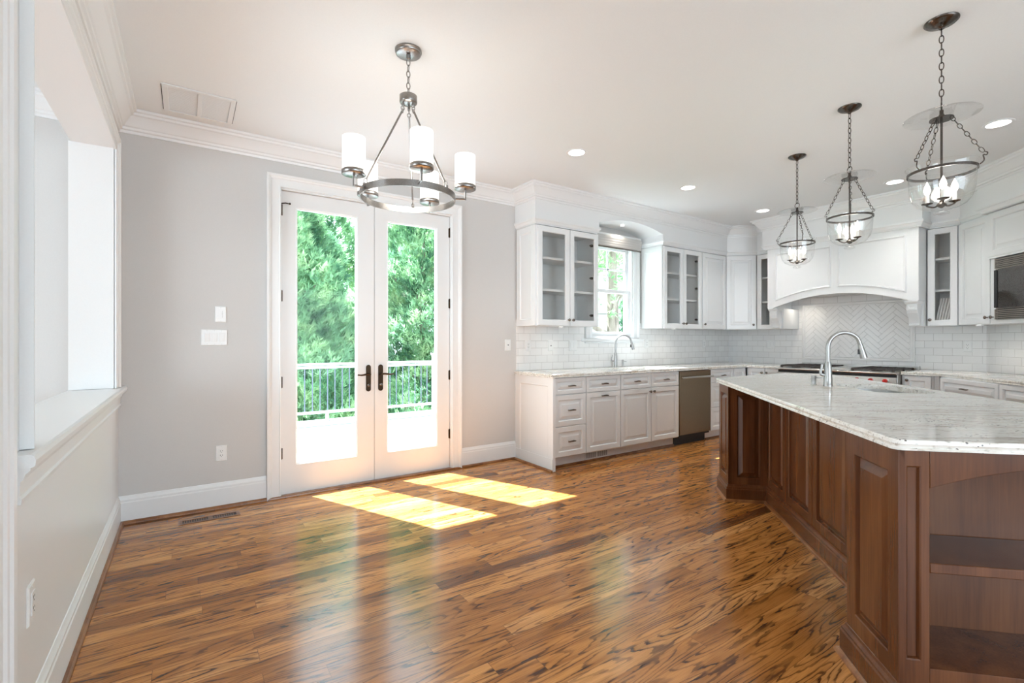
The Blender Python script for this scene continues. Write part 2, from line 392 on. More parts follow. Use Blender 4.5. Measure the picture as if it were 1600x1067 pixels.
def frame_hole(mb, poly, y=0.0, t=0.02, fw=0.055):
    P = [(0, y), (0, y - t + .002), (.002, y - t), (fw - .004, y - t), (fw + .002, y - t + .005), (fw + .002, y), (0, y)]
    n = len(poly); rs = [[(x, yy, z) for x, z in inset(poly, d)] for d, yy in P]
    vs = [p for r in rs[:-1] for p in r]; k = len(rs) - 1; fs = []
    for a in range(k):
        b = (a + 1) % k
        for i in range(n):
            j = (i + 1) % n; fs.append((a * n + i, a * n + j, b * n + j, b * n + i))
    mb.add(vs, fs)

def empty(name, label=None, cat=None, loc=(0, 0, 0), rz=0, group=None, kind=None):
    o = bpy.data.objects.new(name, None); COL.objects.link(o); o.location = loc; o.rotation_euler = (0, 0, rz)
    o.empty_display_size = 0.1
    tag(o, label, cat, group, kind); return o
def tag(o, label=None, cat=None, group=None, kind=None):
    if label: o['label'] = label
    if cat: o['category'] = cat
    if group: o['group'] = group
    if kind: o['kind'] = kind
    return o
def struct(o, label=None, cat=None): return tag(o, label, cat, None, 'structure')
def kids(o): return [c for c in bpy.data.objects if c.parent == o]
def copy_tree(o, loc=None, rz=None, label=None, parent=None):
    c = o.copy(); COL.objects.link(c)
    if parent is not None: c.parent = parent
    if loc is not None: c.location = loc
    if rz is not None: c.rotation_euler = (0, 0, rz)
    if label: c['label'] = label
    for ch in kids(o): copy_tree(ch, parent=c)
    return c
def arc(x0, x1, zs, za, n=18):
    """points of a shallow arch from (x0,zs) to (x1,zs) with crown za"""
    return [(x0 + (x1 - x0) * i / n, zs + (za - zs) * (1 - (2 * i / n - 1) ** 2)) for i in range(n + 1)]
def curve3(pts, n=8):
    """Catmull-Rom through points"""
    P = [Vector(p) for p in pts]; P = [2 * P[0] - P[1]] + P + [2 * P[-1] - P[-2]]; out = []
    for i in range(1, len(P) - 2):
        for k in range(n):
            t = k / n; a, b, c, d = P[i - 1], P[i], P[i + 1], P[i + 2]
            out.append(0.5 * ((2 * b) + (c - a) * t + (2 * a - 5 * b + 4 * c - d) * t * t + (3 * b - a - 3 * c + d) * t ** 3))
    out.append(P[-2]); return out
def boxes_with_holes(mb, a0, a1, z0, z1, holes, put):
    """fill the rectangle minus holes with boxes; put(a0,a1,z0,z1)"""
    xs = sorted({a0, a1, *[h[0] for h in holes], *[h[1] for h in holes]})
    for i in range(len(xs) - 1):
        m = (xs[i] + xs[i + 1]) / 2; hs = sorted([h for h in holes if h[0] < m < h[1]], key=lambda h: h[2]); z = z0
        for h in hs:
            if h[2] > z: put(xs[i], xs[i + 1], z, h[2])
            z = h[3]
        if z < z1: put(xs[i], xs[i + 1], z, z1)

# ================================================================ the setting
BX, BY = 4.3, -4.3             # right rear wall, back wall
CEND = BX                      # the diagonal wall runs from (WX,1.34) to (BX, BX-5.374)
def PC(s, d, z=None):
    """point on the diagonal wall run: s along from the hood wall corner, d out into the room from the upper-cabinet fronts"""
    p = (6.384 - s / S2 - d / S2, 1.477 - s / S2 + d / S2)
    return p if z is None else (*p, z)
WIN = (3.905, 4.625, 1.262, 2.40)
DOOR = (0.605, 2.098, -0.05, 2.432)

mb = MB()
mb.prism([(-4.2, BY), (BX, BY), (BX, BX - 5.374), (WX + .15, 1.34 + .15), (WX + .15, WY + .0), (-4.2, WY)], -0.12, 0)
struct(mb.build('floor', 'oak_floor'))
mb = MB()
mb.prism([(-4.4, BY - .15), (BX + .15, BY - .15), (BX + .15, BX - 5.374), (WX + .15, 1.49), (WX + .15, WY + .15), (-4.4, WY + .15)], H, H + .15)
struct(mb.build('ceiling', 'ceiling_paint'))

mb = MB()   # wall with the french doors and the sink window
boxes_with_holes(mb, -4.2, WX + .15, -0.12, H, [DOOR, WIN], lambda a, b, c, d: mb.box(a, b, WY, WY + .15, c, d))
struct(mb.build('wall_front', 'wall_paint'))
mb = MB(); mb.box(WX, WX + .15, 1.34 - .06, WY, 0, H); struct(mb.build('wall_hood', 'white_trim'))
mb = MB(); q = .15
mb.prism([(WX, 1.34), (BX, BX - 5.374), (BX + q, BX - 5.374 - q * .42), (WX + q, 1.34 - q * .42 + .0)], 0, H); struct(mb.build('wall_diagonal', 'wall_paint'))
mb = MB(); mb.box(BX, BX + .15, BY, BX - 5.374 - .02, 0, H); struct(mb.build('wall_right', 'wall_paint'))
mb = MB()
boxes_with_holes(mb, -4.2, BX, 0, H, [(-.2, 3.6, .35, 2.5)], lambda a, b, c, d: mb.box(a, b, BY - .15, BY, c, d))
struct(mb.build('wall_back', 'wall_paint'))
HT = 2.445
mb = MB()   # half wall with the wide opening, then a cased doorway
boxes_with_holes(mb, BY, WY, 0, H, [(1.935, 3.93, .895, HT), (0.55, 1.58, 0, 2.445)], lambda a, b, c, d: mb.box(-.59, LX, a, b, c, d))
struct(mb.build('wall_left', 'white_trim'))
mb = MB(); boxes_with_holes(mb, BY, WY, 0, H, [(0.2, 3.0, .6, 2.4)], lambda a, b, c, d: mb.box(-4.35, -4.2, a, b, c, d))
struct(mb.build('wall_side_room', 'wall_paint'))

# casing profile: (along face, out) used for flat casings as stacked strips
def casing(mb, axis, plane, a0, a1, b0, b1, into, w=.095):
    """picture-frame casing around an opening a0..a1 x b0..b1 (b vertical) on plane; three sides; into = direction of the room"""
    P = [(0.0, 0.012), (0.006, 0.016), (0.012, 0.012), (0.060, 0.014), (0.066, 0.020), (0.074, 0.022), (0.080, 0.028), (0.095, 0.030), (0.095, 0.0), (0, 0)]
    P = [(u * w / .095, o) for u, o in P]
    path = [((a0, b0), (-1, 0)), ((a0, b1), (-1, 1)), ((a1, b1), (1, 1)), ((a1, b0), (1, 0))]
    rs = []
    for (a, b), (da, db) in path:
        r = []
        for u, o in P:
            aa, bb, nn = a + da * u, b + db * u, plane + into * o
            r.append((aa, nn, bb) if axis == 'x' else (nn, aa, bb))
        rs.append(r)
    mb.rings(rs)
mb = MB(); casing(mb, 'x', WY, DOOR[0] - .0, DOOR[1] + .0, 0, DOOR[3], -1, .098); struct(mb.build('trim_1', 'white_trim'))
mb = MB(); casing(mb, 'y', LX, 1.945, 3.92, .93, HT - .005, 1, .085)
for y0, y1 in ((1.935, 1.945), (3.92, 3.93)): mb.box(-.60, LX + .003, y0, y1, .93, HT)
struct(mb.build('trim_2', 'white_trim'))
mb = MB(); casing(mb, 'y', LX, 0.55, 1.585, 0, 2.44, 1, .115); struct(mb.build('trim_3', 'white_trim'))
mb = MB()   # thick painted sill of the half wall with its bed moulding
mb.sweep([(-.34, 4.14), (-.34, 1.76), (-.62, 1.76)][::-1] if False else [(-.345, 4.142), (-.345, 1.775)],
         [(-.26, .893), (-.0, .893), (.008, .897), (.010, .912), (.006, .924), (-.002, .928), (-.26, .928)])
struct(mb.build('trim_4', 'white_trim'))
mb = MB()
mb.sweep([(LX, 4.142), (LX, 1.80)], [(0, .893), (.034, .893), (.034, .882), (.024, .872), (.020, .858), (.014, .852), (.012, .812), (.018, .806), (.016, .792), (0, .790)])
struct(mb.build('trim_5', 'white_trim'))

CROWN = [(0, H - .140), (.010, H - .140), (.013, H - .124), (.024, H - .118), (.026, H - .104), (.034, H - .098), (.050, H - .070), (.074, H - .040), (.086, H - .034), (.090, H - .022), (.104, H - .016), (.106, H - .0005), (0, H - .0005)]
KIT = [PC(2.2, .09), PC(.37, .09), PC(.37, 0.0), PC(0.008, 0.0), (6.364, 1.695), (6.115, 1.695), (6.115, 3.315), (6.364, 3.315), (6.364, 3.523), (6.095, 3.79)]
LROOM = [(2.835, 3.79), (2.835, WY), (LX, WY), (LX, BY)]
mb = MB(); mb.sweep(KIT + LROOM, CROWN); struct(mb.build('trim_6', 'white_trim'))
mb = MB(); mb.sweep([(-.59, BY), (-.59, WY), (-4.2, WY), (-4.2, BY)], CROWN); struct(mb.build('trim_7', 'white_trim'))
# frieze above the wall cabinets, broken over the window by the arched valance
FR = [(-.045, 2.448), (0, 2.448), (0, H - .001), (-.045, H - .001)]
mb = MB(); mb.sweep(KIT + [(4.76, 3.79), (4.76, WY - .001)], FR); mb.sweep([(3.70, WY - .001), (3.70, 3.79), (2.835, 3.79), (2.835, WY - .001)], FR)
struct(mb.build('trim_8', 'white_cabinet'))
MOULD = [(-.045, 2.388), (-.014, 2.388), (-.012, 2.398), (-.006, 2.402), (.004, 2.424), (.014, 2.432), (.016, 2.447), (.010, 2.449), (.010, 2.456), (0, 2.458), (-.045, 2.458)]
mb = MB(); mb.sweep(KIT + [(4.76, 3.79), (4.76, WY - .001)], MOULD); mb.sweep([(3.70, WY - .001), (3.70, 3.79), (2.835, 3.79), (2.835, WY - .001)], MOULD)
struct(mb.build('trim_9', 'white_cabinet'))
mb = MB(); mb.prismy([(4.76, H - .002), (3.70, H - .002)] + arc(3.70, 4.76, 2.512, 2.590, 24), 3.79, WY - .001)
struct(mb.build('trim_10', 'white_trim'))

BASEP = [(0, 0), (.015, 0), (.015, .140), (.012, .147), (.012, .160), (.006, .172), (.003, .184), (0, .186)]
SHOE = [(.0155, 0), (.033, 0), (.032, .010), (.026, .018), (.0155, .021)]
DL, DR = DOOR[0] - .10, DOOR[1] + .10
mb = MB(); mb.sweep([(DL, WY), (LX, WY), (LX, 1.70)], BASEP); struct(mb.build('baseboard_left', 'white_trim'))
mb = MB(); mb.sweep([(2.834, WY), (DR, WY)], BASEP); struct(mb.build('baseboard_front', 'white_trim'))
mb = MB(); mb.sweep([(DL, WY), (LX, WY), (LX, 1.70)], SHOE); mb.sweep([(2.834, 3.50), (2.834, WY), (DR, WY)], [(o - .014, z) for o, z in SHOE] if False else SHOE)
mb.sweep([(DR, WY), (DL, WY)], [(-.02, 0), (.030, 0), (.028, .010), (.018, .014), (-.02, .014)])
struct(mb.build('baseboard_shoe', 'oak_shoe'))

# tiled backsplash slabs
mb = MB(); boxes_with_holes(mb, 2.848, WX - .002, .915, 1.60, [(3.80, 4.73, 1.235, 3.0)], lambda a, b, c, d: mb.box(a, b, WY - .008, WY - .0005, c, min(d, 1.45)))
struct(mb.build('wall_tile_front', 'tile_x'))
mb = MB(); mb.box(WX - .008, WX - .0005, 1.345, WY - .009, .915, 2.2); struct(mb.build('wall_tile_hood', 'tile_y'))
mb = MB()
a, b = (WX - .012, 1.34 + .004), (BX + .5, BX + .5 - 5.374 + .0)
mb.prism([a, (a[0] - 2.2, a[1] - 2.2), (a[0] - 2.2 + .005, a[1] - 2.2 - .005), (a[0] + .005, a[1] - .005)], .915, 1.45)
struct(mb.build('wall_tile_diagonal', 'tile_d'))

# ---------------------------------------------------------------- french doors
def door_leaf(n, x0, x1, gx0, gx1, hinge_left):
    e = empty('door_%d' % n, kind='structure', loc=(x0, WY + .028, 0))
    w = x1 - x0; mb = MB(); z0, z1 = .012, 2.418; g = (gx0 - x0, gx1 - x0, .236, 2.30)
    # stiles and rails with a glazing bead around the pane
    ys = [(0, 0.0), (-.0, .045)]
    P = [(0, 0), (.006, .006), (.012, .008), (.012, .037), (.006, .039), (0, .045)]
    o = rect(0, w, z0, z1); i = rect(*g)
    rs = [[(x, .045, z) for x, z in o], [(x, 0, z) for x, z in o]] + [[(x, y, z) for x, z in inset(i, d)] for d, y in P]
    vs = [p for r in rs for p in r]; k = len(rs); fs = []
    for a in range(k):
        b2 = (a + 1) % k
        for q in range(4): fs.append((a * 4 + q, a * 4 + (q + 1) % 4, b2 * 4 + (q + 1) % 4, b2 * 4 + q))
    mb.add(vs, fs); mb.build('door_frame', 'white_trim', e)
    mb = MB(); mb.box(g[0] + .011, g[1] - .011, .020, .026, g[2] + .011, g[3] - .011); mb.build('glass_pane', 'door_glass', e)
    hx = -.002 if hinge_left else w + .002
    for k, z in enumerate((.335, .90, 1.585, 2.265)):
        mb = MB(); mb.lathe((hx, -.006, z - .045), [(.004, 0), (.0075, .004), (.0075, .088), (.004, .094)], 12)
        mb.box(hx - .012, hx + .012, -.0015, .001, z - .042, z + .045)
        if k == 3:
            sgn = 1 if hinge_left else 1
            mb.tube([(hx, -.008, z + .050), (hx + .03 * sgn, -.030, z + .052), (hx + .055 * sgn, -.030, z + .050)], .004, 8)
            mb.tube([(hx + .055 * sgn, -.030, z + .050), (hx + .066 * sgn, -.030, z + .050)], .008, 8)
        mb.build('hinge', 'bronze', e)
    px = w - .052 if hinge_left else .052
    s = -1 if hinge_left else 1
    mb = MB(); zc = .905; poly = [(px + .021 * cos(t), zc + .095 + .021 * sin(t)) for t in [pi * k / 10 for k in range(11)]] + [(px - .021 * cos(t), zc - .095 - .021 * sin(t)) for t in [pi * k / 10 for k in range(11)]]
    mb.prismy(poly, -.010, 0)
    hp = mb.build('handle_plate', 'bronze', e, bevel=.002)
    mb = MB(); mb.lathe((px, -.010, zc + .035), [(.012, 0), (.012, .02), (.008, .03), (.008, .045)], 14, tilt=Matrix.Rotation(pi / 2, 4, 'X'))
    mb.tube(curve3([(px, -.050, zc + .035), (px + s * .03, -.054, zc + .036), (px + s * .07, -.052, zc + .030), (px + s * .105, -.050, zc + .034)], 5), [.0085] * 8 + [.0075] * 4 + [.0065] * 4, 10)
    mb.build('lever', 'bronze', hp)
    mb = MB(); mb.lathe((px, -.010, zc - .060), [(.013, 0), (.013, .006), (.010, .008), (.004, .009)], 16, tilt=Matrix.Rotation(pi / 2, 4, 'X'))
    mb.box(px - .003, px + .003, -.030, -.018, zc - .068, zc - .052)
    mb.build('lock_turn', 'pewter', hp)
    return e
door_leaf(1, .614, 1.3575, .722, 1.212, True)
door_leaf(2, 1.3615, 2.089, 1.474, 1.962, False)
mb = MB(); mb.box(.585, .611, WY - .0, WY + .15, 0, 2.43); mb.box(2.092, 2.118, WY - .0, WY + .15, 0, 2.43); mb.box(.585, 2.118, WY, WY + .15, 2.421, 2.447)
mb.box(1.34, 1.36, WY + .076, WY + .09, .02, 2.41)
struct(mb.build('trim_11', 'white_trim'))
mb = MB(); mb.box(.585, 2.118, WY - .004, WY + .20, -.05, .010); struct(mb.build('trim_12', 'hinge_black'))

# ---------------------------------------------------------------- sink window
e = empty('window_1', kind='structure', loc=(4.265, WY, 1.25))
wx0, wx1, wz0, wz1 = WIN; ox, oz = 4.265, 1.25
def strip_frame(mb, x0, x1, z0, z1, w, y0, y1, wb=None):
    wb = wb or w
    mb.box(x0, x0 + w, y0, y1, z0, z1); mb.box(x1 - w, x1, y0, y1, z0, z1)
    mb.box(x0 + w, x1 - w, y0, y1, z0, z0 + wb); mb.box(x0 + w, x1 - w, y0, y1, z1 - w, z1)
mb = MB(); strip_frame(mb, wx0 - ox, wx1 - ox, wz0 - oz, wz1 - oz, .022, 0, .14)
mb.build('window_frame', 'white_trim', e)
mid = 1.832
mb = MB(); strip_frame(mb, wx0 - ox + .022, wx1 - ox - .022, mid - .02 - oz, wz1 - oz - .022, .042, .07, .10)
c = 0; mb.box(c - .010, c + .010, .075, .095, mid - oz, wz1 - oz - .04); mb.box(wx0 - ox + .05, wx1 - ox - .05, .075, .095, 2.10 - oz - .01, 2.10 - oz + .01)
mb.build('upper_sash', 'white_trim', e, bevel=.002)
mb = MB(); strip_frame(mb, wx0 - ox + .022, wx1 - ox - .022, wz0 - oz + .022, mid + .02 - oz, .042, .03, .06, .055)
mb.build('lower_sash', 'white_trim', e, bevel=.002)
mb = MB(); mb.box(wx0 - ox + .05, wx1 - ox - .05, .083, .087, mid - oz, wz1 - oz - .05); mb.build('upper_pane', 'door_glass', e)
mb = MB(); mb.box(wx0 - ox + .05, wx1 - ox - .05, .043, .047, wz0 - oz + .06, mid - oz); mb.build('lower_pane', 'door_glass', e)
mb = MB(); casing(mb, 'x', 0, wx0 - ox, wx1 - ox, wz0 - oz, 2.405 - oz, -1, .092); mb.build('window_casing', 'white_trim', e)
mb = MB(); mb.box(-.51, .51, -.045, .03, -.028, 0.006); mb.box(-.46, .46, -.018, 0, -.05, -.028); mb.build('window_sill', 'white_trim', e, bevel=.004)
# folded fabric shade at the head of the window
e = empty('roman_shade', 'grey fabric shade folded up at the head of the sink window', 'window shade', (4.265, WY, 2.42))
mb = MB(); mb.prism(rect(-.405, .405, -.095, -.035), .03, .075); mb.build('headrail', 'white_trim', e, bevel=.006)
for k in range(4):
    mb = MB(); y = -.095 - .004 * k; mb.rings([[(x, y + .012 * cos(t), -.060 + .028 * k + .026 * sin(t)) for t in [2 * pi * q / 12 for q in range(12)]] for x in (-.39, .39)])
    mb.build('fold', 'shade_fabric', e)
mb = MB(); mb.box(-.39, .39, -.108, -.092, -.098, -.082); mb.build('bottom_bar', 'pewter', e)

# ---------------------------------------------------------------- outside
mb = MB()
mb.box(-4, 4.05, WY + .15, 8.22, -.17, -.05); struct(mb.build('floor_deck', 'deck_white'))
e = empty('deck_railing', 'white deck railing with thin grey balusters beyond the glass doors', 'railing', (1.5, 8.1, -.05))
def rail_run(mb_top, p0, p1, e):
    d = Vector((p1[0] - p0[0], p1[1] - p0[1])); Ln = d.length; ang = math.atan2(d.y, d.x)
    M = Matrix.Translation((p0[0], p0[1], 0)) @ Matrix.Rotation(ang, 4, 'Z')
    mb = MB(); mb.M = M; mb.box(0, Ln, -.045, .045, .885, .915); mb.build('top_rail', 'exterior_white', e, bevel=.006)
    mb = MB(); mb.M = M; mb.box(0, Ln, -.022, .022, .835, .870); mb.box(0, Ln, -.022, .022, .115, .150); mb.build('sub_rail', 'exterior_white', e)
    n = int(Ln / .114)
    for k in range(1, n):
        b = MB(); b.M = M; x = k * Ln / n; b.lathe((x, 0, .15), [(.009, 0), (.009, .685)], 8); b.build('baluster', 'rail_grey', e)
    for k in range(1, int(Ln / 1.4) + 1):
        b = MB(); b.M = M; x = (k - .45) * 1.4; b.box(x - .02, x + .02, -.02, .02, 0, .115); b.build('support_block', 'exterior_white', e)
rail_run(None, (-3.2, 0), (2.22, 0), e)
for x, y in ((2.27, 0), (-3.25, 0)):
    mb = MB(); mb.box(x - .05, x + .05, -.05, .05, 0, 1.02); mb.box(x - .065, x + .065, -.065, .065, 1.02, 1.045); mb.build('post', 'exterior_white', e, bevel=.004)
mb = MB(); mb.box(-60, 60, 8.3, 80, -3.2, -3.0); tag(mb.build('lawn', 'grass'), 'green lawn below the deck', 'lawn', kind='structure')

def foliage(mb, rnd, n, shape, size):
    """n small feathery sprays; shape() gives (point, outward direction)"""
    V = []; Fq = []
    for _ in range(n):
        p, d = shape(rnd)
        up = Vector((0, 0, 1)); side = d.cross(up)
        if side.length < .05: side = Vector((1, 0, 0))
        side.normalize(); ax = (d * rnd.uniform(.3, 1) + up * rnd.uniform(.2, 1.0) + side * rnd.uniform(-.8, .8)).normalized()
        b = ax.cross(Vector((rnd.uniform(-1, 1), rnd.uniform(-1, 1), rnd.uniform(-1, 1)))).normalized()
        s = size * rnd.uniform(.6, 1.3)
        for k in range(5):
            t = (k / 4 - .5) * 1.5
            dd = (ax * cos(t) + b * sin(t)).normalized(); w = ax.cross(b) * (s * .05) + b * (s * .045)
            l = s * (1 - .25 * abs(t)); o = len(V); q = p + ax * (s * .25 * (k % 2))
            V += [tuple(q - w), tuple(q + w), tuple(q + dd * l * .7 + w * .9), tuple(q + dd * l), tuple(q + dd * l * .6 - w * .9)]
            Fq.append((o, o + 1, o + 2, o + 3, o + 4))
    mb.add(V, Fq)
def cone_shape(h, r, lump=.16, zb=0.0):
    def f(rnd):
        u = 1 - sqrt(rnd.random() * .998); z = zb + u * h
        a = rnd.uniform(0, 2 * pi); rr = r * (1 - u) ** .75 * (1 + lump * sin(a * 5 + z * 2.3) + lump * sin(a * 3 - z * 3.7)) * rnd.uniform(.72, 1.04)
        return Vector((rr * cos(a), rr * sin(a), z)), Vector((cos(a), sin(a), .25)).normalized()
    return f
def blob_shape(cs):
    def f(rnd):
        c, r = rnd.choice(cs); d = Vector((rnd.gauss(0, 1), rnd.gauss(0, 1), rnd.gauss(0, 1))).normalized()
        return Vector(c) + d * r * rnd.uniform(.7, 1.05), d
    return f
def tree(name, label, x, y, h, r, n, size, leaf, seed, kind='cone', zb=.5, group=None):
    e = empty(name, label, 'tree', (x, y, -3.0), group=group); rnd = random.Random(seed)
    mb = MB()
    if kind == 'cone': foliage(mb, rnd, n, cone_shape(h, r, zb=zb), size)
    else:
        cs = [((rnd.uniform(-r, r) * .75, rnd.uniform(-r, r) * .75, h * rnd.uniform(.50 if kind == 'high' else .45, .97)), r * rnd.uniform(.3, .5)) for _ in range(22)]
        foliage(mb, rnd, n, blob_shape(cs), size)
    mb.build('foliage', leaf, e, smooth=180)
    mb = MB(); k = [(0, 0, 0), (.05, .03, h * .3), (-.04, .02, h * .6), (0, 0, h * .9)]
    mb.tube(curve3(k, 4), [r * .09 * (1 - .07 * q) for q in range(13)], 10)
    for q in range(6):
        a = q * 2.4; z = h * (.3 + .09 * q); mb.tube([(0, 0, z), (cos(a) * r * .5, sin(a) * r * .5, z + r * .3)], [r * .035, r * .012], 6)
    mb.build('trunk', 'bark', e)
tree('cypress', 'feathery evergreen filling most of the left glass door', 1.8, 12.0, 6.7, 2.1, 30000, .15, 'cypress_leaf', 1, zb=2.2)
tree('cypress', 'tall evergreen filling the lower right glass door', 5.35, 12.2, 8.0, 2.2, 30000, .15, 'cypress_leaf', 2, zb=2.2)
tree('cypress', 'evergreen standing back between the two door panes', 3.7, 17.2, 8.6, 2.4, 16000, .18, 'cypress_leaf', 3, zb=2.2)
tree('leafy_tree', 'light green leafy tree behind, high in the right door pane', 7.6, 19.0, 11.0, 3.0, 14000, .18, 'broad_leaf', 4, 'blob')
tree('leafy_tree', 'thin leafy tree against white sky, top left of left door pane', 0.9, 21.0, 9.8, 2.4, 6000, .18, 'broad_leaf', 5, 'blob')
tree('leafy_tree', 'leafy tree with thick grey trunk seen through the sink window', 9.3, 9.0, 11.0, 2.9, 6500, .20, 'broad_leaf', 6, 'high')
tree('cypress', 'low evergreen in front of the pale house outside the sink window', 10.2, 9.65, 5.0, .75, 2600, .22, 'cypress_leaf', 7)
tree('leafy_tree', 'leafy tree behind the pale house outside the sink window', 22.5, 22.0, 14.0, 3.8, 6000, .32, 'broad_leaf', 8, 'blob')
e = empty('neighbour_house', 'pale clapboard house glimpsed through the lower sink window', 'house', (14.6, 13.2, -3.0), rz=radians(-40))
mb = MB()
for k in range(24): mb.rings([[(-4.5, y0, k * .22 + z0), (4.5, y0, k * .22 + z0), (4.5, 3, k * .22 + z0), (-4.5, 3, k * .22 + z0)] for y0, z0 in ((-.03, 0), (0, .22))])
mb.build('siding', 'siding', e, bevel=.01, seg=1)
mb = MB(); mb.prismy([(-5, 5.3), (5, 5.3), (0, 7.4)], -.4, 3.4); mb.build('roof', 'grille_grey', e)

# ================================================================ cabinet parts
def knob(parent, x, y, z, mat='pewter'):
    mb = MB(); mb.lathe((x, y, z), [(.007, 0), (.0055, .004), (.0055, .012), (.013, .017), (.0155, .022), (.013, .027), (.005, .030)], 16, tilt=Matrix.Rotation(pi / 2, 4, 'X'))
    return mb.build('knob', mat, parent)
def pull(parent, x, y, z, w=.10):
    mb = MB(); h = w / 2
    mb.tube(curve3([(x - h, y - .020, z - .003), (x - h * .5, y - .027, z + .001), (x, y - .030, z + .003), (x + h * .5, y - .027, z + .001), (x + h, y - .020, z - .003)], 4),
            [.0035, .005, .0062, .0068, .0070, .0072, .0074, .0076, .0078, .0076, .0074, .0072, .0070, .0068, .0062, .005, .0035], 10)
    for s in (-1, 1): mb.tube([(x + s * h * .62, y, z), (x + s * h * .62, y - .024, z)], .0045, 8)
    return mb.build('pull_handle', 'pewter', parent)
def hinges(parent, x, y, zs):
    for z in zs:
        mb = MB(); mb.box(x - .012, x + .012, y, y + .022, z - .012, z + .012); mb.box(x - .030, x - .010, y + .004, y + .016, z - .006, z + .006); mb.build('hinge', 'hinge_black', parent)

def cab(name, label, cat, org, rz, group=None): return empty(name, label, cat, org, rz, group)

def wall_unit(label, org, rz, w, dep, doors, z0=1.382, z1=2.384, glassy=False, side=None, group=None, name='wall_cabinet', shelves=(1.735, 2.06)):
    """doors: (x0,x1,'glass'|'solid', knob x or None, hinge side)"""
    e = cab(name, label, 'cabinet', org, rz, group)
    mb = MB(); t = .018
    if glassy:
        mb.box(0, t, 0, dep, z0, z1); mb.box(w - t, w, 0, dep, z0, z1); mb.box(t, w - t, dep - .012, dep, z0, z1)
        mb.box(t, w - t, 0, dep - .012, z0, z0 + t); mb.box(t, w - t, 0, dep - .012, z1 - t, z1)
        mb.box(t, t + .03, 0, .018, z0 + t, z1 - t); mb.box(w - t - .03, w - t, 0, .018, z0 + t, z1 - t)
        if w > .6: mb.box(w / 2 - .022, w / 2 + .022, 0, .018, z0 + t, z1 - t)
    else: mb.box(0, w, 0, dep, z0, z1)
    mb.build('body', 'white_cabinet', e)
    if glassy:
        for z in shelves:
            mb = MB(); mb.box(t + .001, w - t - .001, .035, dep - .014, z, z + .022); mb.build('shelf', 'white_cabinet', e)
    for x0, x1, kind, kx, hs in doors:
        P = rect(x0 + .0025, x1 - .0025, z0 + .003, z1 - .006); mb = MB()
        if kind == 'glass':
            frame_hole(mb, P, 0, .02, .056); d = mb.build('door', 'white_cabinet', e)
            g = MB(); g.box(x0 + .055, x1 - .055, -.010, -.007, z0 + .056, z1 - .056); g.build('glass_pane', 'cabinet_glass', d)
            if hs: hinges(d, x1 - .072 if hs > 0 else x0 + .085, .0, [z0 + .12, (z0 + z1) / 2 + .02, z1 - .13])
        else: raised(mb, P, 0, .02, .058); d = mb.build('door', 'white_cabinet', e)
        if kx is not None: knob(d, kx, -.020, z0 + .062)
    if side is not None:
        sx, s = side
        mb = MB(); mb.M = Matrix.Translation((sx, 0, 0)) @ Matrix.Rotation(-pi / 2 if s < 0 else pi / 2, 4, 'Z')
        P = rect(-dep + .002, -.0, z0, z1) if s < 0 else rect(.0, dep - .002, z0, z1)
        recessed(mb, P, 0, .012, .055); mb.build('side_panel', 'white_cabinet', e)
    return e

UF = 3.812
wall_unit('white upper cabinet with two glass doors left of the window', (2.858, UF, 0), 0, .842, WY - UF - .010,
          [(0.012, .431, 'glass', .431 - .028, 0), (.431, .835, 'glass', .431 + .030, 1)], glassy=True, side=(0, -1))
wall_unit('white upper cabinet with two glass doors right of the window', (4.775, UF, 0), 0, .765, WY - UF - .010,
          [(0.010, .385, 'glass', .357, 0), (.385, .760, 'glass', .413, 1)], glassy=True, side=(0, -1))
wall_unit('white solid-door upper cabinet between glass cabinet and corner', (5.541, UF, 0), 0, .548, WY - UF - .010,
          [(.012, .540, 'solid', .042, 0)])
# diagonal corner unit
e = cab('corner_cabinet', 'white angled corner upper cabinet with one solid door', 'cabinet', (6.094, 3.812, 0), -pi / 4)
mb = MB(); mb.M = (Matrix.Translation((6.094, 3.812, 0)) @ Matrix.Rotation(-pi / 4, 4, 'Z')).inverted()
mb.prism([(6.094, 3.812), (6.370, 3.536), (WX - .010, 3.536), (WX - .010, WY - .010), (6.094, WY - .010)], 1.382, 2.384); mb.build('body', 'white_cabinet', e)
mb = MB(); raised(mb, rect(.008, .382, 1.385, 2.381), 0, .02, .058); d = mb.build('door', 'white_cabinet', e); knob(d, .345, -.020, 1.445)
R9 = -pi / 2
wall_unit('narrow white glass-door upper cabinet left of the range hood', (6.384, 3.530, 0), R9, .235, WX - 6.384 - .010, [(0.004, .232, 'glass', None, 0)], glassy=True)
gc = wall_unit('narrow white glass-door upper cabinet right of the range hood', (6.384, 1.728, 0), R9, .247, WX - 6.384 - .010, [(0.004, .244, 'glass', .03, 0)], glassy=True)
e = empty('ribbed_sheet', 'pale ribbed sheet leaning inside the glass cabinet right of the hood', 'sheet', (6.455, 1.595, 1.402), R9)
mb = MB(); mb.M = Matrix.Rotation(radians(-8), 4, 'X') @ Matrix.Shear('XZ', 4, (0.28, 0)) if False else Matrix.Rotation(radians(-8), 4, 'X')
for k in range(7): mb.prismy([(-.09 + .022 * k, 0), (-.078 + .022 * k, 0), (-.040 + .022 * k, .27), (-.052 + .022 * k, .27)], -.004, .004)
mb.build('ribs', 'plastic_white', e)
mb = MB(); mb.M = Matrix.Rotation(radians(-8), 4, 'X'); mb.prismy([(-.09, 0), (.066, 0), (.104, .27), (-.052, .27)], .0041, .006)
mb.build('backing_sheet', 'shade_fabric', e)
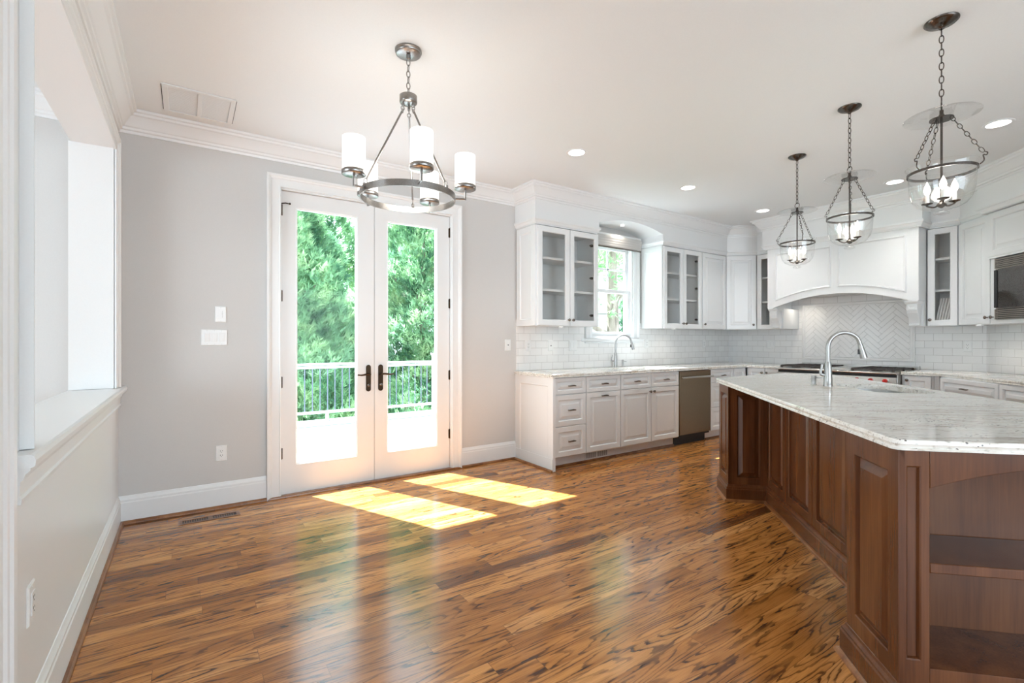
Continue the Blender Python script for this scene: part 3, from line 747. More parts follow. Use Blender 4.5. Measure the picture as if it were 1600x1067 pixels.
# diagonal wall units
RC = -3 * pi / 4
DC = .315
q0 = PC(.012, 0)
wall_unit('white solid-door upper cabinet beside the microwave', (*q0, 0), RC, .408, DC, [(.004, .404, 'solid', .376, 0)])
q1 = PC(.428, 0)
e = cab('microwave_cabinet', 'white cabinet surrounding the built-in microwave, raised panel door above', 'cabinet', (*q1, 0), RC)
mb = MB(); X1 = .80
mb.box(0, .062, -.020, DC, 1.382, 1.975); mb.box(X1 - .062, X1, -.020, DC, 1.382, 1.975); mb.box(.062, X1 - .062, -.020, DC, 1.382, 1.417); mb.box(.062, X1 - .062, DC - .02, DC, 1.417, 1.975)
mb.box(.0, X1, -.010, DC, 1.975, 2.384); mb.build('body', 'white_cabinet', e)
knob(e, .026, -.020, 1.444)
mb = MB(); raised(mb, rect(-.005, X1, 1.990, 2.386), -.010, .030, .058); mb.build('door', 'white_cabinet', e)
mb = MB(); mb.sweep([(X1, -.03), (-.01, -.03), (-.01, .10)][::-1] if False else [(X1, -.035), (-.006, -.035)], [(.0, 1.972), (-.010, 1.972), (-.016, 1.984), (.0, 1.990)]); mb.build('moulding', 'white_cabinet', e)
mb = MB(); mb.box(-.02, 2.0, -.085, -.03, 2.392, H - .14); mb.box(-.02, X1, -.03, DC, 2.392, H - .14)
mb.build('upper_frieze', 'white_cabinet', e)
e = empty('microwave', 'built-in stainless microwave with louvred trim and dark glass door', 'microwave', (*PC(.428 + .064, 0), 1.42), RC)
mw, mh = X1 - .13, .545
mb = MB(); mb.box(.0, mw, -.018, .26, 0, mh); mb.build('housing', 'toe_black', e)
for a, b in ((.004, .088), (mh - .088, mh - .004)):
    mb = MB(); mb.box(.0, .012, -.036, -.0185, a - .004, b + .004); mb.box(mw - .012, mw, -.036, -.0185, a - .004, b + .004); mb.box(.012, mw - .012, -.036, -.0185, a - .004, a + .002)
    for k in range(5): mb.box(.006, mw - .006, -.040, -.024, a + .009 + k * .0158, a + .0175 + k * .0158)
    mb.build('louvre_trim', 'steel_dark', e)
mb = MB(); mb.box(.012, mw - .012, -.034, -.0185, .094, mh - .094); mb.build('control_surround', 'steel_dark', e)
mb = MB(); mb.box(.05, mw - .012, -.044, -.0345, .098, mh - .098); d = mb.build('door', 'dark_glass', e)
mb = MB(); mb.box(.014, .046, -.052, -.0345, .104, mh - .104); mb.build('handle', 'toe_black', d, bevel=.005)

# ---------------------------------------------------------------- range hood
HX, HY = 6.155, 3.270                      # front plane, left end ; local x runs toward -Y
e = empty('range_hood', 'white mantel range hood with arched front panels above the cooktop', 'range hood', (HX, HY, 1.64), R9)
hw = HY - 1.735; hc = hw / 2
P = arc(hw - .065, .065, 1.640, 1.772, 30)      # arch, right to left
mb = MB()
mb.prismy([(0, 1.640), (0, 2.390), (hw, 2.390), (hw, 1.640)] + P, 0, .022)
mb.build('front_board', 'white_cabinet', e).location.z = -1.64
mb = MB()
for a in (0, hw - .03): mb.box(a, a + .03, .0225, WX - HX - .010, 1.655 if False else 1.640, 2.388)
mb.box(.03, hw - .03, .0225, WX - HX - .010, 1.80, 2.388)
mb.build('hood_box', 'white_cabinet', e).location.z = -1.64
mb = MB(); mb.box(.10, hw - .10, .10, WX - HX - .05, 1.785, 1.7995)
for k in range(4): mb.lathe((.28 + k * .33, .2, 1.778), [(.03, 0), (.03, .008)], 14)
mb.build('vent_liner', 'steel', e).location.z = -1.64
def sunk(mb, poly):
    ring_panel(mb, poly, [(0, .002), (0, -.004), (.004, -.011), (.010, -.013), (.016, -.010), (.020, -.002), (.028, .0005), (.028, .003)], True, True)
for a, b in ((.10, hc - .035), (hc + .035, hw - .10)):
    mb = MB(); n = 16; f = lambda x: 1.640 + (1.772 - 1.640) * (1 - ((x - hc) / (hc - .065)) ** 2) + .075
    pts = [(a + (b - a) * k / n, f(a + (b - a) * k / n)) for k in range(n + 1)] + [(b, 2.325), (a, 2.325)]
    sunk(mb, pts); mb.build('arched_panel', 'white_cabinet', e).location.z = -1.64
# pilasters below the hood, and the scrolled corbels
for k, yy in enumerate((HY, 1.735 + .125)):
    side = 'left' if k == 0 else 'right'
    y0 = yy - .0 if k == 0 else yy
    p = empty('hood_pilaster', 'white side panel of the hood, %s of the cooktop' % side, 'panel', (6.30, yy, 1.382), R9)
    mb = MB(); mb.box(0, .125, .0, WX - 6.30 - .010, 0, .257); mb.build('panel', 'white_cabinet', p, bevel=.002)
    p = empty('corbel', 'white scrolled corbel under the %s end of the hood' % side, 'corbel', (6.30, yy, 1.385), R9)
    mb = MB(); prof = [(0, 0), (-.055, 0), (-.06, .012), (-.045, .022), (-.055, .05), (-.075, .09), (-.11, .13), (-.122, .16), (-.122, .225), (0, .225)]
    mb.rings([[(x, y - .0005, z) for y, z in prof] for x in (.018, .107)]); mb.build('scroll', 'white_cabinet', p, bevel=.002)
    mb = MB(); mb.rings([[(x, y - .0005, z) for y, z in [(0, .2255), (-.130, .2255), (-.136, .234), (-.148, .246), (-.148, .2545), (0, .2545)]] for x in (.006, .119)]); mb.build('cap', 'white_cabinet', p)
    mb = MB(); mb.rings([[(x, y, z) for x, z in inset(rect(.03, .095, .172, .214), d)] for d, y in ((0, -.1230), (0, -.128), (.008, -.128), (.011, -.1235))]); mb.build('block_panel', 'white_cabinet', p)

# ---------------------------------------------------------------- herringbone feature panel
def clip(poly, x0, x1, y0, y1):
    for ax, v, s in ((0, x0, 1), (0, x1, -1), (1, y0, 1), (1, y1, -1)):
        out = []
        for i in range(len(poly)):
            a, b = poly[i - 1], poly[i]; da, db = (a[ax] - v) * s, (b[ax] - v) * s
            if (da >= 0) != (db >= 0):
                t = da / (da - db); out.append((a[0] + (b[0] - a[0]) * t, a[1] + (b[1] - a[1]) * t))
            if db >= 0: out.append(b)
        poly = out
        if len(poly) < 3: return None
    return poly
e = empty('herringbone_panel', 'framed white herringbone tile panel behind the cooktop', 'tile panel', (WX - .0085, 3.105, .99), R9)
pw, ph, fr = 1.185, .715, .045
mb = MB(); mb.box(.01, pw - .01, -.004, 0, .01, ph - .01); mb.build('grout_bed', 'grout', e)
mb = MB(); w, l = .050, .200; g = .0012; c45 = cos(pi / 4)
for i in range(-30, 40):
    for j in range(-6, 12):
        for kind in (0, 1):
            # herringbone lattice in the unrotated frame
            bx, by = i * w + j * 4 * w * 0, 0
            ox_, oy_ = i * w + j * l, i * w - j * l
            if kind == 0: R_ = [(ox_ + g, oy_ + g), (ox_ + l - g, oy_ + g), (ox_ + l - g, oy_ + w - g), (ox_ + g, oy_ + w - g)]
            else: R_ = [(ox_ + g, oy_ + w + g), (ox_ + w - g, oy_ + w + g), (ox_ + w - g, oy_ + w + l - g), (ox_ + g, oy_ + w + l - g)]
            R_ = [((x - y) * c45 + pw / 2, (x + y) * c45 - .6) for x, y in R_]
            q = clip(R_, fr, pw - fr, fr, ph - fr)
            if q and len(q) >= 3:
                ar = abs(sum(q[k - 1][0] * q[k][1] - q[k][0] * q[k - 1][1] for k in range(len(q)))) / 2
                if ar > 1e-5: mb.prismy(q, -.0075, -.0035)
mb.build('herringbone_tiles', 'tile_white', e)
mb = MB(); rs = []
for u, o in [(0, 0), (0, -.012), (.008, -.018), (.016, -.018), (.022, -.010), (.034, -.010), (.040, -.015), (fr, -.012), (fr, 0)]:
    rs.append([(x, o, z) for x, z in inset(rect(0, pw, 0, ph), u)])
vs = [p for r in rs for p in r]; k = len(rs)
mb.add(vs, [(a * 4 + q, a * 4 + (q + 1) % 4, ((a + 1) % k) * 4 + (q + 1) % 4, ((a + 1) % k) * 4 + q) for a in range(k) for q in range(4)])
mb.build('tile_frame', 'tile_white', e)

# ---------------------------------------------------------------- base cabinets
BF = 3.555                                # carcass front; door faces stand 20 mm proud
def base(label, org, rz, w, fronts, dep=.575, name='base_cabinet', toe=True, shoe=True):
    """fronts: (kind, x0,x1,z0,z1, handle) ; kind drawer|door|false ; handle ('pull'|'knob', x, z) or None"""
    e = cab(name, label, 'cabinet', org, rz)
    mb = MB()
    if 'sink' in label.split()[1:2]:
        mb.box(0, w, 0, .018, .108, .880); mb.box(0, .018, .0185, dep, .108, .880); mb.box(w - .018, w, .0185, dep, .108, .880); mb.box(.0185, w - .0185, .0185, dep, .108, .126)
    else: mb.box(0, w, 0, dep, .108, .880)
    mb.build('body', 'white_cabinet', e)
    mb = MB(); mb.box(0, w, .065, dep, 0, .107); mb.build('toe_kick', 'white_cabinet', e)
    if shoe:
        mb = MB(); mb.rings([[(x, y, z) for y, z in [(.0645, 0), (.045, 0), (.048, .013), (.056, .019), (.0645, .021)]] for x in (0, w)]); mb.build('shoe_moulding', 'oak_shoe', e)
    for kind, x0, x1, z0, z1, hd in fronts:
        mb = MB(); small = (z1 - z0) < .22
        raised(mb, rect(x0 + .001, x1 - .001, z0 + .001, z1 - .001), 0, .020, .038 if small else .052, .024 if small else .034)
        d = mb.build('drawer' if kind == 'drawer' else 'door', 'white_cabinet', e)
        if hd:
            if hd[0] == 'pull': pull(d, hd[1], -.020, hd[2])
            else: knob(d, hd[1], -.020, hd[2])
    return e
g = .002
b1 = base('white three-drawer base cabinet at the left end of sink run', (2.870, BF, 0), 0, .405,
     [('drawer', g, .403, .716, .874, ('pull', .205, .795)), ('drawer', g, .403, .410, .711, ('pull', .205, .562)), ('drawer', g, .403, .118, .405, ('pull', .205, .262))])
b2 = base('white base cabinet with drawer above a pull-out door with horizontal handle', (3.277, BF, 0), 0, .482,
     [('drawer', g, .480, .716, .874, ('pull', .241, .795)), ('door', g, .480, .118, .711, ('pull', .241, .674))])
base('white sink base cabinet with two doors and paired knobs', (3.761, BF, 0), 0, .962,
     [('drawer', g, .480, .716, .874, ('pull', .241, .795)), ('drawer', .484, .960, .716, .874, ('pull', .722, .795)),
      ('door', g, .480, .118, .711, ('knob', .452, .672)), ('door', .484, .960, .118, .711, ('knob', .512, .672))])
base('white three-drawer base cabinet right of the dishwasher', (5.340, BF, 0), 0, .500,
     [('drawer', g, .498, .716, .874, ('pull', .25, .795)), ('drawer', g, .498, .410, .711, ('pull', .25, .562)), ('drawer', g, .498, .118, .405, ('pull', .25, .262))])
base('narrow white corner base panel beside the three-drawer cabinet', (5.842, BF, 0), 0, .290, [('door', g, .270, .118, .874, None)])
# panelled end of the run
e = empty('end_panel', 'white panelled end of the sink cabinet run', 'panel', (2.868, WY - .002, 0), -pi / 2)
mb = MB(); recessed(mb, rect(0.0, .625, .0, .882), 0, .030, .075, .008)
mb.build('panel', 'white_cabinet', e)
mb = MB(); mb.box(0.0, .622, -.036, -.0305, 0, .118); mb.build('base_board', 'white_cabinet', e)
# toe-kick register
e = empty('toe_kick_register', 'white slotted register in the toe kick below the pull-out door', 'register', (3.33, 3.6195, .022), 0)
mb = MB(); strip_frame(mb, 0, .33, 0, .078, .012, -.004, 0); mb.box(.158, .172, -.004, 0, .012, .066)
for k in range(22): x = .018 + k * .0138; mb.box(x, x + .0055, -.003, 0, .012, .066)
mb.build('grille', 'white_cabinet', e)
mb = MB(); mb.box(.010, .320, -.0008, -.0002, .010, .068); mb.build('dark_opening', 'dark_slot', e)

# dishwasher
e = empty('dishwasher', 'stainless dishwasher with bar handle in the sink cabinet run', 'dishwasher', (4.727, BF, 0), 0)
mb = MB(); mb.box(.004, .606, .0, .55, .10, .878); mb.build('tub', 'toe_black', e)
mb = MB(); mb.box(.006, .604, -.024, -.001, .128, .872); d = mb.build('door', 'steel_warm', e, bevel=.004)
mb = MB(); mb.tube([(.018, -.066, .800), (.592, -.066, .800)], .0125, 14)
for x in (.05, .56): mb.tube([(x, -.024, .800), (x, -.066, .800)], .009, 10)
mb.build('handle', 'steel', d)
mb = MB(); mb.box(.006, .604, .06, .10, 0, .099); mb.build('toe_plate', 'toe_black', e)

# hood wall base cabinets
HF = 6.135
base('white base cabinet with small knob doors left of the range', (HF, 3.530, 0), R9, .435,
     [('door', .020, .245, .118, .874, ('knob', .215, .820)), ('door', .249, .433, .118, .874, ('knob', .278, .820))], dep=.56)
base('narrow white base cabinet with corner knob right of the range', (HF, 1.865, 0), R9, .255,
     [('door', .020, .240, .118, .874, ('knob', .05, .828))], dep=.56)
# diagonal run
def PB(s, d): return (6.02 - s / S2 - d / S2, 1.575 - s / S2 + d / S2)
base('white drawer base cabinet on the diagonal wall, left one', (*PB(.035, -.035), 0), RC, .715, [('drawer', g + .012, .712, .700, .874, ('pull', .35, .795)), ('drawer', g + .012, .712, .118, .695, ('pull', .35, .52))], dep=.56)
base('white drawer base cabinet on the diagonal wall below the microwave', (*PB(.755, -.035), 0), RC, .90, [('drawer', g, .898, .700, .874, ('pull', .45, .795)), ('drawer', g, .898, .118, .695, ('pull', .45, .52))], dep=.56)

for lab, p, rz, w_ in (('narrow white filler strip right of the knob-door cabinet by the range', (6.145, 1.609), R9, .040),):
    f_ = empty('filler_strip', lab, 'filler', (*p, 0), rz); mb = MB(); mb.box(0, w_, 0, .03, .0, .880); mb.build('strip', 'white_cabinet', f_)
# ---------------------------------------------------------------- range
RY = 3.085; rw = 1.215; RF = 6.005
e = empty('range', 'stainless professional range with iron grates and red knobs', 'range', (RF, RY, 0), R9)
mb = MB(); mb.box(.003, rw - .003, .04, .69, .12, .880); mb.build('body', 'steel', e, bevel=.003)
mb = MB(); mb.box(.02, rw - .02, .09, .69, 0, .119); mb.build('kick_plate', 'steel', e)
mb = MB(); mb.box(.003, rw - .003, -.0, .695, .8805, .905); mb.rings([[(x, -.0 - .018 * cos(t), .8925 + .0125 * sin(t)) for t in [-pi / 2 + pi * k / 10 for k in range(11)]] + [(x, .002, .905), (x, .002, .880)] for x in (.0, rw)])
mb.build('cooktop', 'steel', e)
mb = MB(); mb.box(.012, rw - .012, .028, .0395, .8485, .8798); mb.build('recess', 'toe_black', e)
mb = MB(); mb.box(.01, rw - .01, .012, .0395, .735, .848)
mb.build('control_panel', 'steel', e)
for k in range(9):
    x = .10 + k * .127
    mb = MB(); mb.lathe((x, .012, .812), [(.030, 0), (.030, .004), (.024, .006)], 18, tilt=Matrix.Rotation(pi / 2, 4, 'X')); kb = mb.build('knob_bezel', 'steel', e)
    mb = MB(); mb.lathe((x, .0055, .812), [(.021, 0), (.022, .02), (.019, .032), (.012, .034)], 18, tilt=Matrix.Rotation(pi / 2, 4, 'X')); mb.box(x - .004, x + .004, -.040, -.0275, .793, .831); mb.build('knob', 'red_knob', kb)
for a, b in ((.02, .70), (.72, rw - .02)):
    mb = MB(); raised(mb, rect(a, b, .14, .72), .040, .035, .05, .01); d = mb.build('oven_door', 'steel', e)
    mb = MB(); mb.tube([(a + .05, -.035, .66), (b - .05, -.035, .66)], .013, 12)
    for x in (a + .08, b - .08): mb.tube([(x, .005, .66), (x, -.035, .66)], .009, 8)
    mb.build('handle', 'steel', d)
def grate(x0, x1):
    mb = MB(); y0, y1, z0, z1 = .045, .60, .906, .934
    for q in range(3):
        yy = y0 + (y1 - y0) * q / 2; mb.box(x0, x1, yy - .008, yy + .008, z0 + .010, z1)
    for q in range(int((x1 - x0) / .066) + 1):
        xx = x0 + (x1 - x0) * q / int((x1 - x0) / .066); mb.box(xx - .006, xx + .006, y0, y1, z0 + .012, z1 + .002)
    for xx in (x0, x1):
        for yy in (y0, (y0 + y1) / 2, y1): mb.box(xx - .010, xx + .010, yy - .010, yy + .010, z0, z1)
    mb.build('grate', 'cast_iron', e)
    for yy in (.17, .46):
        for xx in ([x0 + (x1 - x0) * .25, x0 + (x1 - x0) * .75] if x1 - x0 > .4 else [(x0 + x1) / 2]):
            m2 = MB(); m2.lathe((xx, yy, .9055), [(.05, 0), (.05, .006), (.035, .010), (.035, .016), (.01, .018)], 16); m2.build('burner', 'cast_iron', e)
grate(.045, .485); grate(.805, rw - .045)
mb = MB(); mb.box(.505, .785, .05, .60, .906, .922); mb.build('griddle', 'steel', e, bevel=.004)
mb = MB(); mb.box(.0, rw, .645, .69, .9055, .950); mb.build('back_guard', 'steel', e, bevel=.003)

# ---------------------------------------------------------------- worktops
def slab(mb, outer, holes=(), z0=.882, z1=.915, edge=True):
    """polished stone slab, ogee-like edge along the outline, holes cut through"""
    R_ = [(.0, z0), (-.0, z0 + .006), (.005, z0 + .010), (.003, z0 + .016), (.0, z0 + .020), (.0015, z1 - .004), (.005, z1)]
    rs = [[(x, y, z) for x, y in inset(outer, d + .0)] for d, z in R_]
    n = len(outer); vs = [p for r in rs for p in r]; fs = [(k * n + i, k * n + (i + 1) % n, (k + 1) * n + (i + 1) % n, (k + 1) * n + i) for k in range(len(rs) - 1) for i in range(n)]
    mb.add(vs, fs)
    for z, o in ((z1, inset(outer, .005)), (z0, outer)):
        loops = [[Vector((x, y, z)) for x, y in o]] + [[Vector((x, y, z)) for x, y in h] for h in holes]
        flat = [p for lp in loops for p in lp]
        mb.add([tuple(p) for p in flat], [tuple(t) for t in tessellate_polygon(loops)])
    for h in holes: mb.rings([[(x, y, z0) for x, y in h], [(x, y, z1) for x, y in h]], True, False, False)
def roundrect(cx, cy, w, h, r, ang=0, n=6):
    P = []
    for qx, qy, a0 in ((1, 1, 0), (-1, 1, 90), (-1, -1, 180), (1, -1, 270)):
        for k in range(n + 1):
            a = radians(a0 + 90 * k / n); P.append((qx * (w / 2 - r) + r * cos(a), qy * (h / 2 - r) + r * sin(a)))
    return [(cx + x * cos(ang) - y * sin(ang), cy + x * sin(ang) + y * cos(ang)) for x, y in P]
def roundpoly(P, r, n=5):
    out = []
    for i in range(len(P)):
        p = Vector(P[i]); a = (Vector(P[i - 1]) - p).normalized(); b = (Vector(P[(i + 1) % len(P)]) - p).normalized(); rr = r[i] if isinstance(r, (list, tuple)) else r
        if rr <= 0: out.append(tuple(p)); continue
        A, B = p + a * rr, p + b * rr
        for k in range(n + 1): t = k / n; out.append(tuple(A * (1 - t) ** 2 + p * 2 * t * (1 - t) + B * t * t))
    return out
sinkA = roundrect(4.265, 3.795, .62, .36, .10)
P = [(2.820, 3.512), (6.092, 3.512), (6.092, RY + .004), (WX - .010, RY + .004), (WX - .010, WY - .010), (2.820, WY - .010)]
mb = MB(); slab(mb, roundpoly(P, [.02, .03, 0, 0, 0, 0]), [sinkA])
tag(mb.build('worktop', 'granite', smooth=25), 'speckled white granite worktop under the window turning the corner to range', 'countertop')
yb = RY - rw - .004
P = [(6.092, yb), (6.092, 1.545 + .0), (PB(1.75, .045)[0], PB(1.75, .045)[1]), (PB(1.75, -.60)[0], PB(1.75, -.60)[1]), (WX - .014, 1.34 + .008), (WX - .010, yb)]
mb = MB(); slab(mb, roundpoly(P, [0, .02, 0, 0, 0, 0]))
tag(mb.build('worktop', 'granite', smooth=25), 'speckled white granite worktop right of the range along the diagonal wall', 'countertop')

# ================================================================ island
def I(s, t): return (3.1 - s, t - 1.21)
def IW(s, t): return ((s + t) / S2, (s - t) / S2)
ISL = empty('kitchen_island', 'dark cherry wood kitchen island with raised panels and open end shelves', 'kitchen island', (*IW(3.1, 1.21), 0), RC)
Minv = (Matrix.Translation((*IW(3.1, 1.21), 0)) @ Matrix.Rotation(RC, 4, 'Z')).inverted()
def ibox(mb, s0, s1, t0, t1, z0, z1): mb.box(3.1 - s1, 3.1 - s0, t0 - 1.21, t1 - 1.21, z0, z1)
def board(mb, outer, inner, y, t, dep=.010, raise_=None):
    """board with a sunk (optionally raised-field) panel; facing -y"""
    o, i = rect(*outer), rect(*inner); st = [(o, 0, y), (o, 0, y - t + .0015), (o, .0015, y - t), (i, -.0, y - t), (i, .004, y - t + .003), (i, .007, y - t + dep)]
    if raise_: st += [(i, .012, y - t + dep), (i, .012 + raise_, y - t + .002), (i, .014 + raise_, y - t + .002)]
    mb.rings([[(x, yy, z) for x, z in inset(P, d)] for P, d, yy in st])
mb = MB()
ibox(mb, 2.036, 3.96, 1.231, 1.249, 0, .8805); ibox(mb, 2.036, 2.055, 1.249, 2.02, 0, .8805); ibox(mb, 2.036, 4.2, 2.022, 2.04, 0, .8805)
mb.M = Minv; far = [IW(3.95, 1.231), IW(3.95, 2.04)] ; far = [IW(3.96, 1.231), IW(4.22, 1.231), (4.72, 2.34), (4.98, 2.08), IW(3.96, 2.04)]
mb.rings([[(x, y, z) for x, y in P] for P, z in ((far, 0), (far, .8805), (inset(far[::-1], .02)[::-1], .8805), (inset(far[::-1], .02)[::-1], 0))], True, False, False); mb.M = Matrix.Identity(4)
mb.build('body', 'cherry', ISL)
for s0, s1 in ((2.13, 2.695), (2.70, 3.150), (3.155, 3.580), (3.585, 3.966)):
    mb = MB(); board(mb, (3.1 - s1 + .0015, 3.1 - s0 - .0015, .128, .879), (3.1 - s1 + .052, 3.1 - s0 - .052, .180, .815), .0205, .0205, .018, .030)
    mb.build('door_panel', 'cherry', ISL)
# posts
def face_M(s): return Matrix.Translation((3.1 - s, -1.21, 0)) @ Matrix.Rotation(pi / 2, 4, 'Z')
mb = MB(); ibox(mb, 3.972, 4.25, .948, 1.2305, 0, .8805); po = mb.build('corner_post', 'cherry', ISL)
mb = MB(); board(mb, (3.1 - 4.25, 3.1 - 3.954, .0, .8805), (3.1 - 4.195, 3.1 - 4.01, .18, .815), .948 - 1.21, .018, .016, .028); mb.build('post_panel', 'cherry', po)
mb = MB(); mb.M = face_M(3.972); board(mb, (.931, 1.2095, .0, .8805), (.995, 1.158, .18, .815), 0, .018, .016, .028); mb.build('post_panel', 'cherry', po)
mb = MB(); ibox(mb, 1.779, 2.098, .948, 1.0175, 0, .8805); ibox(mb, 2.036, 2.098, 1.018, 1.2305, 0, .8805); po = mb.build('corner_post', 'cherry', ISL)
mb = MB(); board(mb, (3.1 - 2.10, 3.1 - 1.761, .0, .8805), (3.1 - 2.042, 3.1 - 1.822, .19, .800), .9475 - 1.21, .018, .016, .028); mb.build('post_panel', 'cherry', po)
# end face with open shelves (x = t along the face)
mb = MB(); mb.M = face_M(1.779); board(mb, (.9305, 1.018, 0, .8805), (.952, .994, .205, .829), 0, .018, .012); mb.build('stile_panel', 'cherry', ISL)
mb = MB(); mb.M = face_M(1.779); board(mb, (1.950, 2.04, 0, .8805), (1.972, 2.016, .205, .829), 0, .018, .012); mb.build('stile_panel', 'cherry', ISL)
mb = MB(); mb.M = face_M(1.779); mb.prismy([(1.950, .8805), (1.0185, .8805)] + arc(1.0185, 1.9495, .760, .846, 26), -.018, .002); mb.build('arched_valance', 'cherry', ISL, bevel=.0015)
mb = MB(); ibox(mb, 1.779, 2.035, 1.950, 2.04, 0, .8805); ibox(mb, 1.7615, 2.0345, 1.0185, 1.9495, .0, .184); ibox(mb, 1.79, 2.0345, 1.0185, 1.9495, .862, .8805)
mb.build('shelf_box', 'cherry', ISL, bevel=.0015)
mb = MB(); ibox(mb, 2.0300, 2.0345, 1.0190, 1.9490, .1845, .8615); mb.build('back_panel', 'cherry', ISL)
mb = MB(); ibox(mb, 1.7635, 2.0290, 1.0190, 1.9490, .488, .520); mb.build('shelf', 'cherry', ISL, bevel=.003)
PL = [I(1.761, .930), I(2.100, .930), I(2.100, 1.210), I(3.954, 1.210), I(3.954, .930), I(4.25, .930)]
mb = MB(); mb.sweep(PL, [(-.0005, 0), (.018, 0), (.018, .092), (.014, .098), (.014, .106), (.006, .116), (.003, .126), (-.0005, .128)]); mb.build('plinth', 'cherry', ISL)
mb = MB(); mb.sweep(PL, [(.0185, 0), (.034, 0), (.033, .009), (.027, .016), (.0185, .019)]); mb.build('shoe_moulding', 'oak_shoe', ISL)

P = [IW(1.742, .909), IW(1.742, 2.086), IW(4.95, 2.086)] 
outer = [IW(1.742, .909), IW(1.742, 2.086), (5.07, 2.13), (4.78, 2.425), (3.71, 2.41)]
sinkB = roundrect(*IW(3.60, 1.80), .36, .60, .09, pi / 4)
sinkB = [IW(3.60 + x, 1.80 + y) for x, y in roundrect(0, 0, .62, .36, .12)]
def ccw(P):
    a = sum(P[k - 1][0] * P[k][1] - P[k][0] * P[k - 1][1] for k in range(len(P))); return P if a > 0 else P[::-1]
mb = MB(); slab(mb, roundpoly(ccw(outer), .035), [ccw(sinkB)])
tag(mb.build('worktop', 'granite', smooth=25), 'pale veined granite worktop on the dark wood island', 'countertop')
def basin(name, label, hole, z1=.8815, dep=.20):
    c = Vector((sum(p[0] for p in hole) / len(hole), sum(p[1] for p in hole) / len(hole)))
    def sc(k): return [((p[0] - c.x) * k, (p[1] - c.y) * k) for p in hole]
    e = empty(name, label, 'sink', (c.x, c.y, z1 - dep))
    mb = MB(); z = dep
    mb.rings([[(x, y, zz) for x, y in sc(k)] for k, zz in ((1.08, z), (1.0, z), (.985, .03), (.94, .0), (.10, -.006), (.10, -.010), (.97, -.008), (1.02, .03), (1.03, z - .004), (1.08, z - .004))], True, False, False)
    mb.build('bowl', 'steel', e)
    mb = MB(); mb.lathe((0, 0, -.006), [(.045, 0), (.045, .004), (.02, .002)], 18); mb.build('drain', 'nickel', e)
basin('island_sink', 'undermount steel sink cut into the island worktop', ccw(sinkB))
basin('window_sink', 'undermount steel sink below the kitchen window', sinkA)
# island body must not fill the sink: the bowl hangs in its cabinet
def faucet(label, x, y, ang, hgt, reach, drop, sc=1.0, z=.915):
    e = empty('faucet', label, 'faucet', (x, y, z), ang)
    mb = MB(); mb.lathe((0, 0, 0), [(.030 * sc, 0), (.030 * sc, .006), (.0265 * sc, .012), (.0262 * sc, .05), (.021 * sc, .15 * hgt / .36), (.0165 * sc, .165 * hgt / .36)], 24); mb.build('body', 'steel_soft', e)
    r = reach / 2; zt = hgt - r; pts = [(0, 0, .16 * hgt / .36), (0, 0, zt * .8), (0, 0, zt)]
    pts += [(r - r * cos(pi * k / 10), 0, zt + r * sin(pi * k / 10) * 1.0) for k in range(1, 9)]
    end = Vector((reach - .004, 0, zt + r * .18))
    pts = curve3(pts + [tuple(end)], 4)
    mb = MB(); mb.tube(pts, .0135 * sc, 16); mb.build('spout', 'steel_soft', e)
    tip = Vector((reach + .018, 0, hgt - drop)); d = (tip - end).normalized()
    mb = MB(); mb.tube([end, end + d * .02, end + d * (tip - end).length * .7, tip], [.0150 * sc, .0165 * sc, .0205 * sc, .0215 * sc], 18); sp = mb.build('spray_head', 'steel_soft', e)
    mb = MB(); q = end + d * .045; mb.box(q.x - .024, q.x - .014, -.006, .006, q.z - .022, q.z + .012); mb.build('button', 'toe_black', sp)
    mb = MB(); mb.tube(curve3([(-.02, 0, .075), (-.040, 0, .080), (-.047, 0, .10), (-.040, 0, .125), (-.036, 0, .15)], 4), [.011 * sc] * 6 + [.008 * sc] * 11, 10); mb.build('handle', 'steel_soft', e)
    return e
fx, fy = IW(3.71, 1.525)
faucet('tall brushed steel gooseneck faucet on the island', fx, fy, -pi / 4, .372, .205, .175)
faucet('smaller steel gooseneck faucet in front of the kitchen window', 4.225, 4.055, radians(-40), .38, .19, .17, .8)
def dispenser(label, x, y, hh, r):
    e = empty('soap_dispenser', label, 'soap dispenser', (x, y, .915))
    mb = MB(); mb.lathe((0, 0, 0), [(r * 1.5, 0), (r * 1.5, .003), (r * 1.05, .006), (r, .01), (r, hh * .72), (r * 1.05, hh * .75), (r * 1.05, hh), (r * .6, hh + .003)], 18); mb.build('body', 'steel_soft', e)
    mb = MB(); mb.tube([(r * .5, -r * .5, hh * .8), (r * 3.2, -r * 2.4, hh * .8 - .004)], r * .3, 8); mb.build('nozzle', 'steel_soft', e)
dispenser('short brushed steel soap dispenser beside the island faucet', *IW(3.80, 1.47), .066, .0155)
dispenser('small slim steel soap dispenser beside the window faucet', 4.345, 4.05, .085, .011)

# ================================================================ lamps hanging from the ceiling
def chain(mb, a, b, n, r, w, l=None):
    a, b = Vector(a), Vector(b); d = (b - a); ln = d.length; d.normalize()
    up = Vector((0, 0, 1)) if abs(d.z) < .9 else Vector((1, 0, 0)); s1 = d.cross(up).normalized(); s2 = d.cross(s1)
    pitch = ln / n; hl = pitch * .5 + r * 1.1
    for k in range(n):
        c = a + d * pitch * (k + .5); sd = s1 if k % 2 else s2; pts = []
        for q in range(12):
            t = 2 * pi * q / 12; pts.append(c + d * hl * cos(t) * (1 if True else 1) + sd * w * sin(t))
        mb.tube(pts, r, 6, closed=True)
def point_light(parent, loc, watt, rad, col):
    l = bpy.data.lights.new('lamp_light', 'POINT'); l.energy = watt; l.shadow_soft_size = rad; l.color = col
    o = bpy.data.objects.new('lamp_light', l); COL.objects.link(o); o.parent = parent; o.location = loc
